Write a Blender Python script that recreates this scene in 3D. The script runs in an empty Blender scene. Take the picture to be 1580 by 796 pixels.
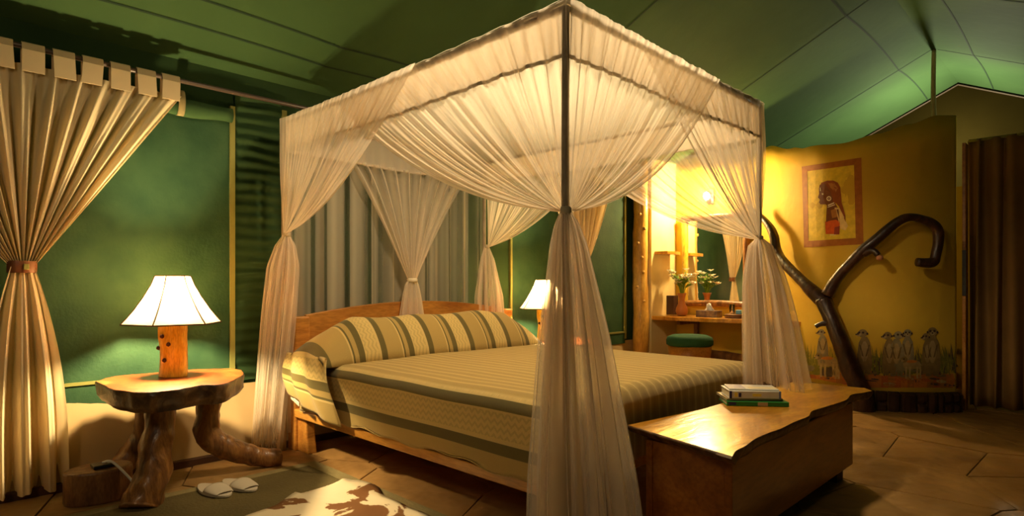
import bpy, bmesh, math, random
from mathutils import Vector, Matrix, noise
random.seed(7)
sc = bpy.context.scene
PI = math.pi

# ------------------------------------------------------------------ camera
CAM = Vector((3.60, -1.69, 1.03))
SA, CA = 0.7009, 0.7133
F = 938.0
HX, HY = 790.0, 441.0
cd = bpy.data.cameras.new('camera'); cam = bpy.data.objects.new('camera', cd)
sc.collection.objects.link(cam)
cam.location = CAM
cam.rotation_euler = (PI / 2, 0, math.atan2(SA, CA))
cd.sensor_width = 36.0; cd.lens = F / 1580 * 36; cd.shift_y = (HY - 398) / 1580
cd.clip_start = 0.05
sc.camera = cam

# ------------------------------------------------------------------ world, exposure, lights
sc.view_settings.view_transform = 'Standard'; sc.view_settings.look = 'None'
sc.view_settings.gamma = 1.0; sc.view_settings.use_curve_mapping = False
sc.view_settings.exposure = 1.8
sc.cycles.transparent_max_bounces = 32
sc.cycles.max_bounces = 8
sc.cycles.use_denoising = True
w = bpy.data.worlds.new('world'); sc.world = w; w.use_nodes = True
w.node_tree.nodes['Background'].inputs[0].default_value = (0.05, 0.04, 0.03, 1)
w.node_tree.nodes['Background'].inputs[1].default_value = 0.3
WARM = (1.0, 0.69, 0.30); WARMW = (1.0, 0.75, 0.40)

def light(name, loc, power, color, size=0.04, kind='POINT', rot=None, sy=None):
    l = bpy.data.lights.new(name, kind); l.energy = power; l.color = color
    if kind == 'AREA':
        l.size = size
        if sy: l.shape = 'RECTANGLE'; l.size_y = sy
    else: l.shadow_soft_size = size
    if kind == 'SPOT': l.spot_size = math.radians(158); l.spot_blend = 0.6
    o = bpy.data.objects.new(name, l); sc.collection.objects.link(o); o.location = loc
    if rot: o.rotation_euler = rot
    return o
light('sconce_light', (0.42, 4.55, 2.03), 34, WARM, 0.05)
light('bathroom_light', (2.22, 6.75, 2.6), 46, (0.95, 0.88, 0.62), 0.04)
light('added_fill_light', (2.9, -2.9, 2.4), 12, (1.0, 0.74, 0.46), 0.25)  # unseen soft fill added behind the camera to lift the net front
light('added_overhead_spot', (1.65, 0.55, 2.8), 58, (1.0, 0.76, 0.46), 0.10, kind='SPOT')  # downward spot added above the frame to brighten net and bed
LAMP_BULB = 820     # radiance of the two table lamp bulbs

# ------------------------------------------------------------------ projection from the photograph to the place
def ray(px, py):
    r = (px - HX) / F
    return Vector((r * CA - SA, r * SA + CA, (HY - py) / F))
def P(px, py, x=None, y=None, z=None):
    d = ray(px, py)
    if x is not None: t = (x - CAM.x) / d.x
    elif y is not None: t = (y - CAM.y) / d.y
    else: t = (z - CAM.z) / d.z
    return CAM + d * t

# ------------------------------------------------------------------ materials
def mat(name, color, rough=0.7, spec=0.3, metal=0.0, coat=0.0):
    m = bpy.data.materials.new(name); m.use_nodes = True
    b = m.node_tree.nodes['Principled BSDF']
    b.inputs['Base Color'].default_value = (*color, 1); b.inputs['Roughness'].default_value = rough
    b.inputs['Specular IOR Level'].default_value = spec; b.inputs['Metallic'].default_value = metal
    b.inputs['Coat Weight'].default_value = coat; b.inputs['Coat Roughness'].default_value = 0.15
    return m
def N(m, t, **kw):
    n = m.node_tree.nodes.new(t)
    for k, v in kw.items(): setattr(n, k, v)
    return n
def L(m, a, b): m.node_tree.links.new(a, b)
def bsdf(m): return m.node_tree.nodes['Principled BSDF']
def ramp(m, stops, mode='LINEAR'):
    r = N(m, 'ShaderNodeValToRGB'); cr = r.color_ramp; cr.interpolation = mode
    while len(cr.elements) < len(stops): cr.elements.new(0.5)
    for e, (p, c) in zip(cr.elements, stops): e.position = p; e.color = (*c, 1)
    return r
def noisy(name, c1, c2, scale=4, stretch=(1, 1, 1), rough=0.7, spec=0.3, bump=0.15, bscale=None, coat=0.0, detail=5, dist=0.0, bdist=0.01):
    m = mat(name, c1, rough, spec, coat=coat)
    tc = N(m, 'ShaderNodeTexCoord'); mp = N(m, 'ShaderNodeMapping'); mp.inputs['Scale'].default_value = stretch
    L(m, tc.outputs['Object'], mp.inputs[0])
    n = N(m, 'ShaderNodeTexNoise'); n.inputs['Scale'].default_value = scale; n.inputs['Detail'].default_value = detail
    n.inputs['Distortion'].default_value = dist
    L(m, mp.outputs[0], n.inputs['Vector'])
    r = ramp(m, [(0.3, c1), (0.7, c2)]); L(m, n.outputs['Fac'], r.inputs[0]); L(m, r.outputs[0], bsdf(m).inputs['Base Color'])
    if bump:
        n2 = n
        if bscale:
            n2 = N(m, 'ShaderNodeTexNoise'); n2.inputs['Scale'].default_value = bscale; L(m, mp.outputs[0], n2.inputs['Vector'])
        b = N(m, 'ShaderNodeBump'); b.inputs['Strength'].default_value = bump; b.inputs['Distance'].default_value = bdist
        L(m, n2.outputs['Fac'], b.inputs['Height']); L(m, b.outputs[0], bsdf(m).inputs['Normal'])
    return m
def wood(name, c1, c2, c3, stretch, scale=3.0, rough=0.35, coat=0.3, bump=0.1):
    m = mat(name, c1, rough, 0.4, coat=coat)
    tc = N(m, 'ShaderNodeTexCoord'); mp = N(m, 'ShaderNodeMapping'); mp.inputs['Scale'].default_value = stretch
    L(m, tc.outputs['Object'], mp.inputs[0])
    n = N(m, 'ShaderNodeTexNoise'); n.inputs['Scale'].default_value = scale; n.inputs['Detail'].default_value = 6; n.inputs['Distortion'].default_value = 1.2
    L(m, mp.outputs[0], n.inputs['Vector'])
    r = ramp(m, [(0.28, c1), (0.5, c2), (0.72, c3)]); L(m, n.outputs['Fac'], r.inputs[0])
    n2 = N(m, 'ShaderNodeTexNoise'); n2.inputs['Scale'].default_value = scale * 9; n2.inputs['Detail'].default_value = 3
    L(m, mp.outputs[0], n2.inputs['Vector'])
    mx = N(m, 'ShaderNodeMix', data_type='RGBA', blend_type='MULTIPLY'); mx.inputs[0].default_value = 0.45
    r2 = ramp(m, [(0.35, (0.45, 0.4, 0.35)), (0.6, (1, 1, 1))]); L(m, n2.outputs['Fac'], r2.inputs[0])
    L(m, r.outputs[0], mx.inputs[6]); L(m, r2.outputs[0], mx.inputs[7]); L(m, mx.outputs[2], bsdf(m).inputs['Base Color'])
    b = N(m, 'ShaderNodeBump'); b.inputs['Strength'].default_value = bump; b.inputs['Distance'].default_value = 0.01
    L(m, n.outputs['Fac'], b.inputs['Height']); L(m, b.outputs[0], bsdf(m).inputs['Normal']); L(m, b.outputs[0], bsdf(m).inputs['Coat Normal'])
    return m
def cloth_trans(name, color, opacity, trans=0.5, weave=0.0):
    """woven sheer: each fold seen on edge is denser, which is how threads cover at a slant"""
    m = bpy.data.materials.new(name); m.use_nodes = True; nt = m.node_tree; nt.nodes.clear()
    out = N(m, 'ShaderNodeOutputMaterial'); d = N(m, 'ShaderNodeBsdfDiffuse'); t = N(m, 'ShaderNodeBsdfTranslucent')
    d.inputs[0].default_value = (*color, 1); t.inputs[0].default_value = (*color, 1)
    mx = N(m, 'ShaderNodeMixShader'); mx.inputs[0].default_value = trans
    L(m, d.outputs[0], mx.inputs[1]); L(m, t.outputs[0], mx.inputs[2])
    if opacity >= 1:
        L(m, mx.outputs[0], out.inputs[0])
    else:
        tr = N(m, 'ShaderNodeBsdfTransparent')
        g = N(m, 'ShaderNodeNewGeometry'); dot = N(m, 'ShaderNodeVectorMath', operation='DOT_PRODUCT')
        L(m, g.outputs['Normal'], dot.inputs[0]); L(m, g.outputs['Incoming'], dot.inputs[1])
        ab = N(m, 'ShaderNodeMath', operation='ABSOLUTE'); L(m, dot.outputs['Value'], ab.inputs[0])
        mxm = N(m, 'ShaderNodeMath', operation='MAXIMUM'); mxm.inputs[1].default_value = 0.12; L(m, ab.outputs[0], mxm.inputs[0])
        inv = N(m, 'ShaderNodeMath', operation='DIVIDE'); inv.inputs[0].default_value = 1.0; L(m, mxm.outputs[0], inv.inputs[1])
        at = N(m, 'ShaderNodeAttribute'); at.attribute_name = 'thread'
        mu = N(m, 'ShaderNodeMath', operation='MULTIPLY'); L(m, inv.outputs[0], mu.inputs[0]); L(m, at.outputs['Fac'], mu.inputs[1])
        pw = N(m, 'ShaderNodeMath', operation='POWER'); pw.inputs[0].default_value = 1 - opacity; L(m, mu.outputs[0], pw.inputs[1])
        m2 = N(m, 'ShaderNodeMixShader'); L(m, pw.outputs[0], m2.inputs[0]); L(m, mx.outputs[0], m2.inputs[1]); L(m, tr.outputs[0], m2.inputs[2])
        L(m, m2.outputs[0], out.inputs[0])
    return m

M = {}
M['canvas'] = noisy('green_canvas', (0.032, 0.070, 0.022), (0.043, 0.090, 0.028), 1.3, rough=0.85, spec=0.15, bump=0.25, bscale=9)
M['canvas_wall'] = noisy('green_wall_canvas', (0.020, 0.044, 0.015), (0.028, 0.058, 0.019), 1.6, rough=0.9, spec=0.1, bump=0.35, bscale=7)
M['mesh_window'] = noisy('green_window_canvas', (0.016, 0.050, 0.020), (0.032, 0.076, 0.029), 5, rough=0.75, spec=0.2, bump=0.2, bscale=60)
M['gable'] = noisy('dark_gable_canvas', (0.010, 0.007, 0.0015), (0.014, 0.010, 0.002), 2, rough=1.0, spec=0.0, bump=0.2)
M['trim'] = mat('olive_webbing', (0.20, 0.19, 0.045), 0.8)
M['seam'] = mat('dark_seam', (0.012, 0.03, 0.012), 0.9)
M['skirt'] = noisy('brown_canvas', (0.40, 0.275, 0.13), (0.50, 0.35, 0.17), 2, rough=0.85, spec=0.1, bump=0.2)
M['kerb'] = noisy('dark_kerb', (0.05, 0.02, 0.008), (0.09, 0.035, 0.012), 6, rough=0.6)
M['stone'] = noisy('flagstone', (0.24, 0.125, 0.035), (0.40, 0.225, 0.072), 2.2, rough=0.55, spec=0.4, bump=0.8, bscale=7, dist=0.8, bdist=0.03)
M['stone_b'] = noisy('flagstone_pale', (0.27, 0.145, 0.042), (0.43, 0.25, 0.085), 2.6, rough=0.5, spec=0.4, bump=0.8, bscale=6, dist=0.8, bdist=0.03)
M['mortar'] = noisy('mortar', (0.12, 0.075, 0.033), (0.18, 0.11, 0.05), 8, rough=0.95)
M['plaster'] = noisy('yellow_plaster', (0.58, 0.365, 0.028), (0.66, 0.44, 0.042), 2.0, rough=0.75, spec=0.25, bump=0.35, bscale=6, bdist=0.02)
M['cream'] = noisy('cream_plaster', (0.74, 0.58, 0.24), (0.80, 0.65, 0.30), 3, rough=0.8, bump=0.2)
M['pine'] = wood('honey_pine', (0.36, 0.13, 0.02), (0.50, 0.21, 0.035), (0.60, 0.28, 0.05), (4, 0.7, 4), 3)
M['rail'] = wood('honey_pine_rail', (0.46, 0.19, 0.025), (0.58, 0.27, 0.045), (0.64, 0.33, 0.07), (0.6, 5, 5), 3)
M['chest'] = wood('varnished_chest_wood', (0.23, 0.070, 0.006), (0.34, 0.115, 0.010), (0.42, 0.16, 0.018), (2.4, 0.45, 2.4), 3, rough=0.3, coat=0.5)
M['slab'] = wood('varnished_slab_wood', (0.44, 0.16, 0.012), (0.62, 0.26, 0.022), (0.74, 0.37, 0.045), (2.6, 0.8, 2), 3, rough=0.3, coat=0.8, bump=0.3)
M['bark'] = wood('bark_edge', (0.035, 0.015, 0.006), (0.10, 0.045, 0.015), (0.24, 0.12, 0.04), (3, 3, 3), 4, rough=0.5, bump=0.6)
M['tabletop'] = wood('red_orange_slab', (0.34, 0.055, 0.014), (0.48, 0.105, 0.022), (0.58, 0.22, 0.05), (1.6, 1.6, 1.6), 2.6, rough=0.35, coat=0.25)
M['root'] = wood('varnished_root', (0.07, 0.025, 0.008), (0.24, 0.10, 0.025), (0.42, 0.20, 0.05), (3, 3, 0.8), 5, rough=0.42, coat=0.3, bump=0.9)
M['logbase'] = wood('amber_log', (0.50, 0.26, 0.02), (0.76, 0.50, 0.04), (0.82, 0.60, 0.10), (3, 3, 0.8), 5, rough=0.3, coat=0.5)
M['logpost'] = wood('peeled_log', (0.50, 0.25, 0.045), (0.68, 0.38, 0.07), (0.74, 0.46, 0.11), (3, 3, 0.7), 3, rough=0.3, coat=0.6, bump=0.5)
M['tree'] = wood('dark_branch', (0.016, 0.006, 0.004), (0.040, 0.014, 0.008), (0.085, 0.032, 0.014), (2, 2, 1), 5, rough=0.4, coat=0.3, bump=0.8)
M['cutwood'] = mat('cut_branch_end', (0.45, 0.20, 0.09), 0.7)
M['stump'] = wood('stump_wood', (0.13, 0.05, 0.014), (0.24, 0.10, 0.03), (0.34, 0.16, 0.05), (3, 3, 1), 4, rough=0.5)
M['knot'] = mat('dark_knot', (0.06, 0.02, 0.008), 0.6)
M['cotton'] = cloth_trans('cream_cotton', (0.84, 0.69, 0.42), 1.0, 0.32)
M['netv'] = cloth_trans('net_valance', (0.90, 0.80, 0.64), 0.84, 0.5)
M['net'] = cloth_trans('net_swag', (0.90, 0.80, 0.64), 0.42, 0.5)
M['nettail'] = cloth_trans('net_tail', (0.88, 0.78, 0.64), 0.27, 0.5)
M['netback'] = cloth_trans('net_back', (0.86, 0.78, 0.60), 0.27, 0.5)
M['netroof'] = cloth_trans('net_roof', (0.86, 0.78, 0.60), 0.22, 0.5)
M['tape'] = mat('grey_tape', (0.46, 0.39, 0.26), 0.9)
M['tapelight'] = mat('cream_tape', (0.72, 0.63, 0.44), 0.9)
M['pole'] = wood('grey_pole', (0.24, 0.19, 0.12), (0.34, 0.27, 0.17), (0.42, 0.34, 0.22), (3, 3, 0.6), 4, rough=0.6, coat=0)
M['leather'] = mat('brown_leather', (0.17, 0.06, 0.02), 0.4)
M['rod'] = mat('dark_rod', (0.075, 0.05, 0.035), 0.35, 0.5)
M['piping'] = mat('dark_piping', (0.05, 0.025, 0.01), 0.7)
M['black'] = mat('black_plastic', (0.01, 0.01, 0.01), 0.3, 0.5)
M['white'] = mat('white_cotton', (0.62, 0.54, 0.40), 0.9)
M['cable'] = mat('white_cable', (0.8, 0.78, 0.7), 0.4)
M['terracotta'] = noisy('terracotta', (0.42, 0.14, 0.03), (0.52, 0.20, 0.05), 6, rough=0.45, bump=0.1)
M['leaf'] = mat('leaf_green', (0.16, 0.30, 0.03), 0.5)
M['petal'] = mat('white_petal', (0.88, 0.84, 0.70), 0.6)
M['greencloth'] = noisy('green_velvet', (0.012, 0.075, 0.040), (0.02, 0.10, 0.055), 8, rough=0.85, bump=0.2)
M['brownbox'] = mat('dark_brown_box', (0.05, 0.022, 0.012), 0.4)
M['tissuebox'] = noisy('tissue_box_print', (0.05, 0.03, 0.06), (0.28, 0.19, 0.10), 22, rough=0.4, bump=0)
M['tissue'] = mat('white_tissue', (0.86, 0.84, 0.80), 0.9)
M['blue'] = mat('blue_label', (0.15, 0.40, 0.62), 0.4)
M['glass'] = mat('clear_glass', (1, 1, 1), 0.02, 0.5); bsdf(M['glass']).inputs['Transmission Weight'].default_value = 1
M['mirror'] = mat('mirror', (0.9, 0.9, 0.9), 0.02, 0.5, metal=1)
M['darkcurtain'] = noisy('brown_curtain_cloth', (0.17, 0.090, 0.022), (0.23, 0.125, 0.034), 3, rough=0.8, bump=0.2)
M['bookgreen'] = mat('green_book_cover', (0.03, 0.20, 0.04), 0.35)
M['bookwhite'] = noisy('grey_white_cover', (0.55, 0.55, 0.50), (0.72, 0.70, 0.62), 9, rough=0.3, bump=0)
M['bookblue'] = mat('blue_grey_cover', (0.16, 0.20, 0.38), 0.3)
M['booktan'] = mat('tan_cover', (0.42, 0.33, 0.18), 0.4)
M['pages'] = mat('book_pages', (0.74, 0.62, 0.38), 0.9)
M['navy'] = mat('navy_print', (0.03, 0.03, 0.10), 0.4)
M['yellowprint'] = mat('yellow_print', (0.75, 0.62, 0.10), 0.4)

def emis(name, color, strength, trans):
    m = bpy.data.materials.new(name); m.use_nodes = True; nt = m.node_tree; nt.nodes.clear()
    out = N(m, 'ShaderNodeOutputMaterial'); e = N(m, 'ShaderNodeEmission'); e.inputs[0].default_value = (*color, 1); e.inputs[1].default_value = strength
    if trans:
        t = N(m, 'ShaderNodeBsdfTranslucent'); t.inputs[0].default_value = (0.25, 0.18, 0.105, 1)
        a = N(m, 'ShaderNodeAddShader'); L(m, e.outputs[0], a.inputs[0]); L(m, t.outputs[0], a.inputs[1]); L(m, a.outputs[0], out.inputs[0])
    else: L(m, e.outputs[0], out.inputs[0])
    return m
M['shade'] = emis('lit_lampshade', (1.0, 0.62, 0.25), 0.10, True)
M['lampbulb'] = emis('table_lamp_bulb', WARMW, LAMP_BULB, False)
M['bulb'] = emis('glowing_bulb', (1.0, 0.85, 0.55), 25, False)

# striped bedspread: stripes follow the cloth's own cross measure (UV v, metres), zigzags along UV u
def bedspread_mat():
    m = mat('striped_bedspread', (0.4, 0.3, 0.12), 0.85, 0.15)
    bsdf(m).inputs['Sheen Weight'].default_value = 0.15
    uv = N(m, 'ShaderNodeUVMap'); uv.uv_map = 'UVMap'
    sp = N(m, 'ShaderNodeSeparateXYZ'); L(m, uv.outputs[0], sp.inputs[0])
    fr = N(m, 'ShaderNodeMath', operation='FRACT'); L(m, sp.outputs[1], fr.inputs[0])
    dk = (0.150, 0.118, 0.036); tan = (0.47, 0.33, 0.105); cr = (0.68, 0.51, 0.20); zz = (0.70, 0.52, 0.19); ol2 = (0.40, 0.28, 0.09)
    r = ramp(m, [(0.0, dk), (0.11, zz), (0.40, cr), (0.43, dk), (0.55, tan), (0.86, cr), (0.89, dk), (0.92, tan)], 'CONSTANT')
    L(m, fr.outputs[0], r.inputs[0])
    rt = ramp(m, [(0.0, cr), (0.10, tan), (0.30, ol2), (0.44, tan), (0.50, cr), (0.60, tan), (0.78, ol2), (0.90, tan)], 'LINEAR'); L(m, fr.outputs[0], rt.inputs[0])
    # zigzag inside the pale band
    def mth(op, a, b=None):
        n = N(m, 'ShaderNodeMath', operation=op)
        for i, q in enumerate((a, b)):
            if q is None: continue
            if isinstance(q, (int, float)): n.inputs[i].default_value = q
            else: L(m, q, n.inputs[i])
        return n.outputs[0]
    tri = mth('ABSOLUTE', mth('SUBTRACT', mth('FRACT', mth('MULTIPLY', sp.outputs[0], 26.0)), 0.5))
    ph = mth('FRACT', mth('ADD', mth('MULTIPLY', fr.outputs[0], 13.0), mth('MULTIPLY', tri, 1.2)))
    band = mth('MULTIPLY', mth('GREATER_THAN', fr.outputs[0], 0.13), mth('LESS_THAN', fr.outputs[0], 0.385))
    zig = mth('MULTIPLY', band, mth('MULTIPLY', mth('LESS_THAN', ph, 0.42), 0.42))
    mx = N(m, 'ShaderNodeMix', data_type='RGBA'); L(m, zig, mx.inputs[0])
    istop = mth('GREATER_THAN', sp.outputs[1], 9.5); mt0 = N(m, 'ShaderNodeMix', data_type='RGBA'); L(m, istop, mt0.inputs[0]); L(m, r.outputs[0], mt0.inputs[6]); L(m, rt.outputs[0], mt0.inputs[7])
    L(m, mth('MULTIPLY', zig, mth('SUBTRACT', 1.0, istop)), mx.inputs[0]); L(m, mt0.outputs[2], mx.inputs[6]); mx.inputs[7].default_value = (*[c * 0.55 for c in zz], 1)
    n = N(m, 'ShaderNodeTexNoise'); n.inputs['Scale'].default_value = 260; L(m, uv.outputs[0], n.inputs['Vector'])
    r2 = ramp(m, [(0.3, (0.72, 0.72, 0.72)), (0.7, (1.1, 1.1, 1.1))]); L(m, n.outputs['Fac'], r2.inputs[0])
    m2 = N(m, 'ShaderNodeMix', data_type='RGBA', blend_type='MULTIPLY'); m2.inputs[0].default_value = 0.7
    L(m, mx.outputs[2], m2.inputs[6]); L(m, r2.outputs[0], m2.inputs[7]); L(m, m2.outputs[2], bsdf(m).inputs['Base Color'])
    b = N(m, 'ShaderNodeBump'); b.inputs['Strength'].default_value = 0.4; b.inputs['Distance'].default_value = 0.003
    L(m, n.outputs['Fac'], b.inputs['Height']); L(m, b.outputs[0], bsdf(m).inputs['Normal'])
    return m
M['spread'] = bedspread_mat()

def hide_mat():
    m = mat('cowhide_hair', (0.7, 0.6, 0.4), 0.7, 0.2)
    tc = N(m, 'ShaderNodeTexCoord'); n = N(m, 'ShaderNodeTexNoise'); n.inputs['Scale'].default_value = 3.3; n.inputs['Detail'].default_value = 7; n.inputs['Distortion'].default_value = 0.6
    L(m, tc.outputs['Object'], n.inputs['Vector'])
    r = ramp(m, [(0.0, (0.11, 0.04, 0.012)), (0.465, (0.20, 0.085, 0.025)), (0.475, (0.74, 0.62, 0.40)), (1.0, (0.82, 0.72, 0.52))]); L(m, n.outputs['Fac'], r.inputs[0])
    L(m, r.outputs[0], bsdf(m).inputs['Base Color'])
    return m
M['hide'] = hide_mat()
M['mat_weave'] = noisy('olive_woven_mat', (0.10, 0.075, 0.025), (0.16, 0.12, 0.04), 3, rough=0.95, bump=0.5, bscale=80)
M['mat_border'] = noisy('pale_olive_binding', (0.24, 0.19, 0.08), (0.30, 0.24, 0.10), 5, rough=0.9, bump=0.3, bscale=60)

# ------------------------------------------------------------------ mesh helpers
def wloc(o):
    v = Vector((0, 0, 0))
    while o: v = v + o.location; o = o.parent
    return v
def mesh(name, verts, faces, mats, parent=None, smooth=False, uvs=None, midx=None, dens=None, at=None):
    off = wloc(parent) if parent else Vector((0, 0, 0))
    if at is not None: off = Vector(at)
    me = bpy.data.meshes.new(name)
    me.from_pydata([tuple(Vector(v) - off) for v in verts], [], faces)
    for m in (mats if isinstance(mats, (list, tuple)) else [mats]): me.materials.append(m)
    if midx:
        for p, i in zip(me.polygons, midx): p.material_index = i
    if smooth:
        for p in me.polygons: p.use_smooth = True
    if uvs:
        ul = me.uv_layers.new(name='UVMap')
        for lp in me.loops: ul.data[lp.index].uv = uvs[lp.vertex_index]
    if dens is not None:
        a = me.attributes.new('thread', 'FLOAT', 'POINT')
        for i, q in enumerate(dens): a.data[i].value = q
    me.update()
    o = bpy.data.objects.new(name, me); sc.collection.objects.link(o)
    if parent: o.parent = parent
    if at is not None: o.location = off - (wloc(parent) if parent else Vector((0, 0, 0)))
    return o
def tag(o, label, cat, group=None, kind=None):
    if label: o['label'] = label
    if cat: o['category'] = cat
    if group: o['group'] = group
    if kind: o['kind'] = kind
    return o
def thing(name, label, cat, loc, group=None):
    o = bpy.data.objects.new(name, None); sc.collection.objects.link(o); o.location = loc
    o.empty_display_size = 0.1
    return tag(o, label, cat, group)
def copy_tree(o, parent=None):
    c = o.copy(); sc.collection.objects.link(c); c.parent = parent
    for ch in list(o.children): copy_tree(ch, c)
    return c
def grid(nu, nv, fn, closed_u=False):
    V = [fn(i / (nu if closed_u else nu - 1), j / (nv - 1)) for j in range(nv) for i in range(nu)]
    Fc = []
    for j in range(nv - 1):
        for i in range(nu if closed_u else nu - 1):
            a = j * nu + i; b = j * nu + (i + 1) % nu
            Fc.append((a, b, b + nu, a + nu))
    return V, Fc
def boxgeo(lo, hi):
    x0, y0, z0 = lo; x1, y1, z1 = hi
    v = [(x0, y0, z0), (x1, y0, z0), (x1, y1, z0), (x0, y1, z0), (x0, y0, z1), (x1, y0, z1), (x1, y1, z1), (x0, y1, z1)]
    return v, [(0, 3, 2, 1), (4, 5, 6, 7), (0, 1, 5, 4), (1, 2, 6, 5), (2, 3, 7, 6), (3, 0, 4, 7)]
def bevel(o, w=0.006, seg=2):
    b = o.modifiers.new('b', 'BEVEL'); b.width = w; b.segments = seg; b.limit_method = 'ANGLE'; return o
def box(name, lo, hi, m, parent=None, bv=0.006):
    v, f = boxgeo(lo, hi); o = mesh(name, v, f, m, parent)
    if bv: bevel(o, bv)
    return o
def join(*geos):
    V, Fc = [], []
    for v, f in geos:
        n = len(V); V += list(v); Fc += [tuple(i + n for i in q) for q in f]
    return V, Fc
def smoothpath(pts, n):
    """Catmull-Rom through (x,y,z,r) points"""
    pts = [Vector(p) for p in pts]; q = [pts[0]] + pts + [pts[-1]]; out = []
    for i in range(1, len(q) - 2):
        for k in range(n):
            t = k / n; a, b, c, d = q[i - 1], q[i], q[i + 1], q[i + 2]
            out.append(0.5 * ((2 * b) + (c - a) * t + (2 * a - 5 * b + 4 * c - d) * t * t + (3 * b - a - 3 * c + d) * t ** 3))
    out.append(pts[-1]); return out
def tubegeo(pts, seg=12, lump=0.0, n=6, fr=5.0, smooth=True, seed=0, flat=1.0):
    path = smoothpath([Vector(p) for p in pts], n) if smooth else [Vector(p) for p in pts]
    V, Fc = [], []
    up = None
    for i, p in enumerate(path):
        a = path[max(i - 1, 0)].to_3d(); b = path[min(i + 1, len(path) - 1)].to_3d()
        t = (b - a).normalized()
        if up is None: up = Vector((1, 0, 0)) if abs(t.z) > 0.7 else Vector((0, 0, 1))
        s = up.cross(t).normalized(); up = t.cross(s).normalized()
        for k in range(seg):
            th = 2 * PI * k / seg
            d = s * math.cos(th) + up * math.sin(th) * flat
            c = p.to_3d() + d * p[3]
            r = p[3] * (1 + lump * noise.noise(c * fr + Vector((seed, seed, 0))) + 0.5 * lump * noise.noise(c * fr * 3))
            V.append(p.to_3d() + d * r)
    m = len(path)
    for i in range(m - 1):
        for k in range(seg):
            a = i * seg + k; b = i * seg + (k + 1) % seg
            Fc.append((a, b, b + seg, a + seg))
    Fc.append(tuple(range(seg - 1, -1, -1))); Fc.append(tuple((m - 1) * seg + k for k in range(seg)))
    return V, Fc
def tube(name, pts, m, parent=None, **kw):
    v, f = tubegeo(pts, **kw); o = mesh(name, v, f, m, parent, smooth=True); return o
def rodgeo(a, b, r, seg=10):
    return tubegeo([(*a, r), (*b, r)], seg=seg, smooth=False)
def lathegeo(c, prof, seg=20):
    V, Fc = [], []
    for (r, z) in prof:
        for k in range(seg): V.append((c[0] + r * math.cos(2 * PI * k / seg), c[1] + r * math.sin(2 * PI * k / seg), c[2] + z))
    for i in range(len(prof) - 1):
        for k in range(seg):
            a = i * seg + k; b = i * seg + (k + 1) % seg
            Fc.append((a, b, b + seg, a + seg))
    Fc.append(tuple(range(seg - 1, -1, -1))); Fc.append(tuple((len(prof) - 1) * seg + k for k in range(seg)))
    return V, Fc
def prism(poly, z0, z1):
    n = len(poly)
    V = [(p[0], p[1], z0) for p in poly] + [(p[0], p[1], z1) for p in poly]
    return V, [tuple(range(n - 1, -1, -1)), tuple(range(n, 2 * n))] + [(i, (i + 1) % n, (i + 1) % n + n, i + n) for i in range(n)]
def solid(o, t, off=0.0):
    s = o.modifiers.new('s', 'SOLIDIFY'); s.thickness = t; s.offset = off; return o

# ------------------------------------------------------------------ SETTING
XL, ZE, XR_, ZR, XRT = -0.22, 2.33, 2.28, 3.52, 4.78
Y0, Y1 = -3.6, 7.45
seams_y = [-3.6, -1.59, 0.26, 2.11, 4.11, 5.96, 7.45]
def billow(y):
    for a, b in zip(seams_y, seams_y[1:]):
        if a <= y <= b:
            t = (y - a) / (b - a); return 4 * t * (1 - t)
    return 0
def ceil_z(x, y):
    if x <= XR_: t = (x - XL) / (XR_ - XL)
    else: t = (XRT - x) / (XRT - XR_)
    return ZE + (ZR - ZE) * t + (0.07 if y > 4.11 else 0.04) * billow(y) * math.sin(PI * min(max(t, 0), 1)) ** 0.5
YS = [a + (b - a) * k / 18 for a, b in zip(seams_y, seams_y[1:]) for k in range(18)] + [Y1]
def cfn(x0, x1):
    return lambda u, v: Vector((x0 + (x1 - x0) * u, YS[round(v * (len(YS) - 1))], ceil_z(x0 + (x1 - x0) * u, YS[round(v * (len(YS) - 1))])))
g1 = grid(25, len(YS), cfn(XL - 0.02, XR_)); g2 = grid(25, len(YS), cfn(XR_, XRT + 0.02))
ceiling = mesh('ceiling', *join(g1, g2), M['canvas'], smooth=True); tag(ceiling, 'green canvas tent roof sloping up to a ridge', None, kind='structure')
def seam_along(x):
    return grid(2, len(YS), lambda u, v: Vector((x + (u - 0.5) * 0.012, YS[round(v * (len(YS) - 1))], ceil_z(x + (u - 0.5) * 0.012, YS[round(v * (len(YS) - 1))]) - 0.004)))
for x in (0.013, 0.179, 1.97, 2.62, 3.6):
    mesh('seam', *seam_along(x), M['seam'], ceiling)
for y in seams_y[3:-1]:
    for a, b in ((XL, XR_), (XR_, XRT)):
        mesh('seam', *grid(20, 2, lambda u, v: Vector((a + (b - a) * u, y + (v - .5) * 0.012, ceil_z(a + (b - a) * u, y) - 0.002))), M['seam'], ceiling)

# floor: a mortar bed with laid stones
floor = mesh('floor', [(-0.3, -3.6, 0), (4.85, -3.6, 0), (4.85, 7.5, 0), (-0.3, 7.5, 0)], [(0, 1, 2, 3)], M['mortar']); tag(floor, 'floor of irregular flat flagstones', None, kind='structure')
rs = random.Random(3)
sites = []
nx, ny = 9, 18
for i in range(nx):
    for j in range(ny):
        sites.append((-0.25 + (i + 0.5 + rs.uniform(-.42, .42)) * 5.1 / nx, -3.6 + (j + 0.5 + rs.uniform(-.42, .42)) * 11.1 / ny))
def clip(poly, nxx, nyy, d):
    out = []
    for i in range(len(poly)):
        a, b = poly[i], poly[(i + 1) % len(poly)]
        da, db = a[0] * nxx + a[1] * nyy - d, b[0] * nxx + b[1] * nyy - d
        if da <= 0: out.append(a)
        if (da < 0) != (db < 0):
            t = da / (da - db); out.append((a[0] + (b[0] - a[0]) * t, a[1] + (b[1] - a[1]) * t))
    return out
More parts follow.
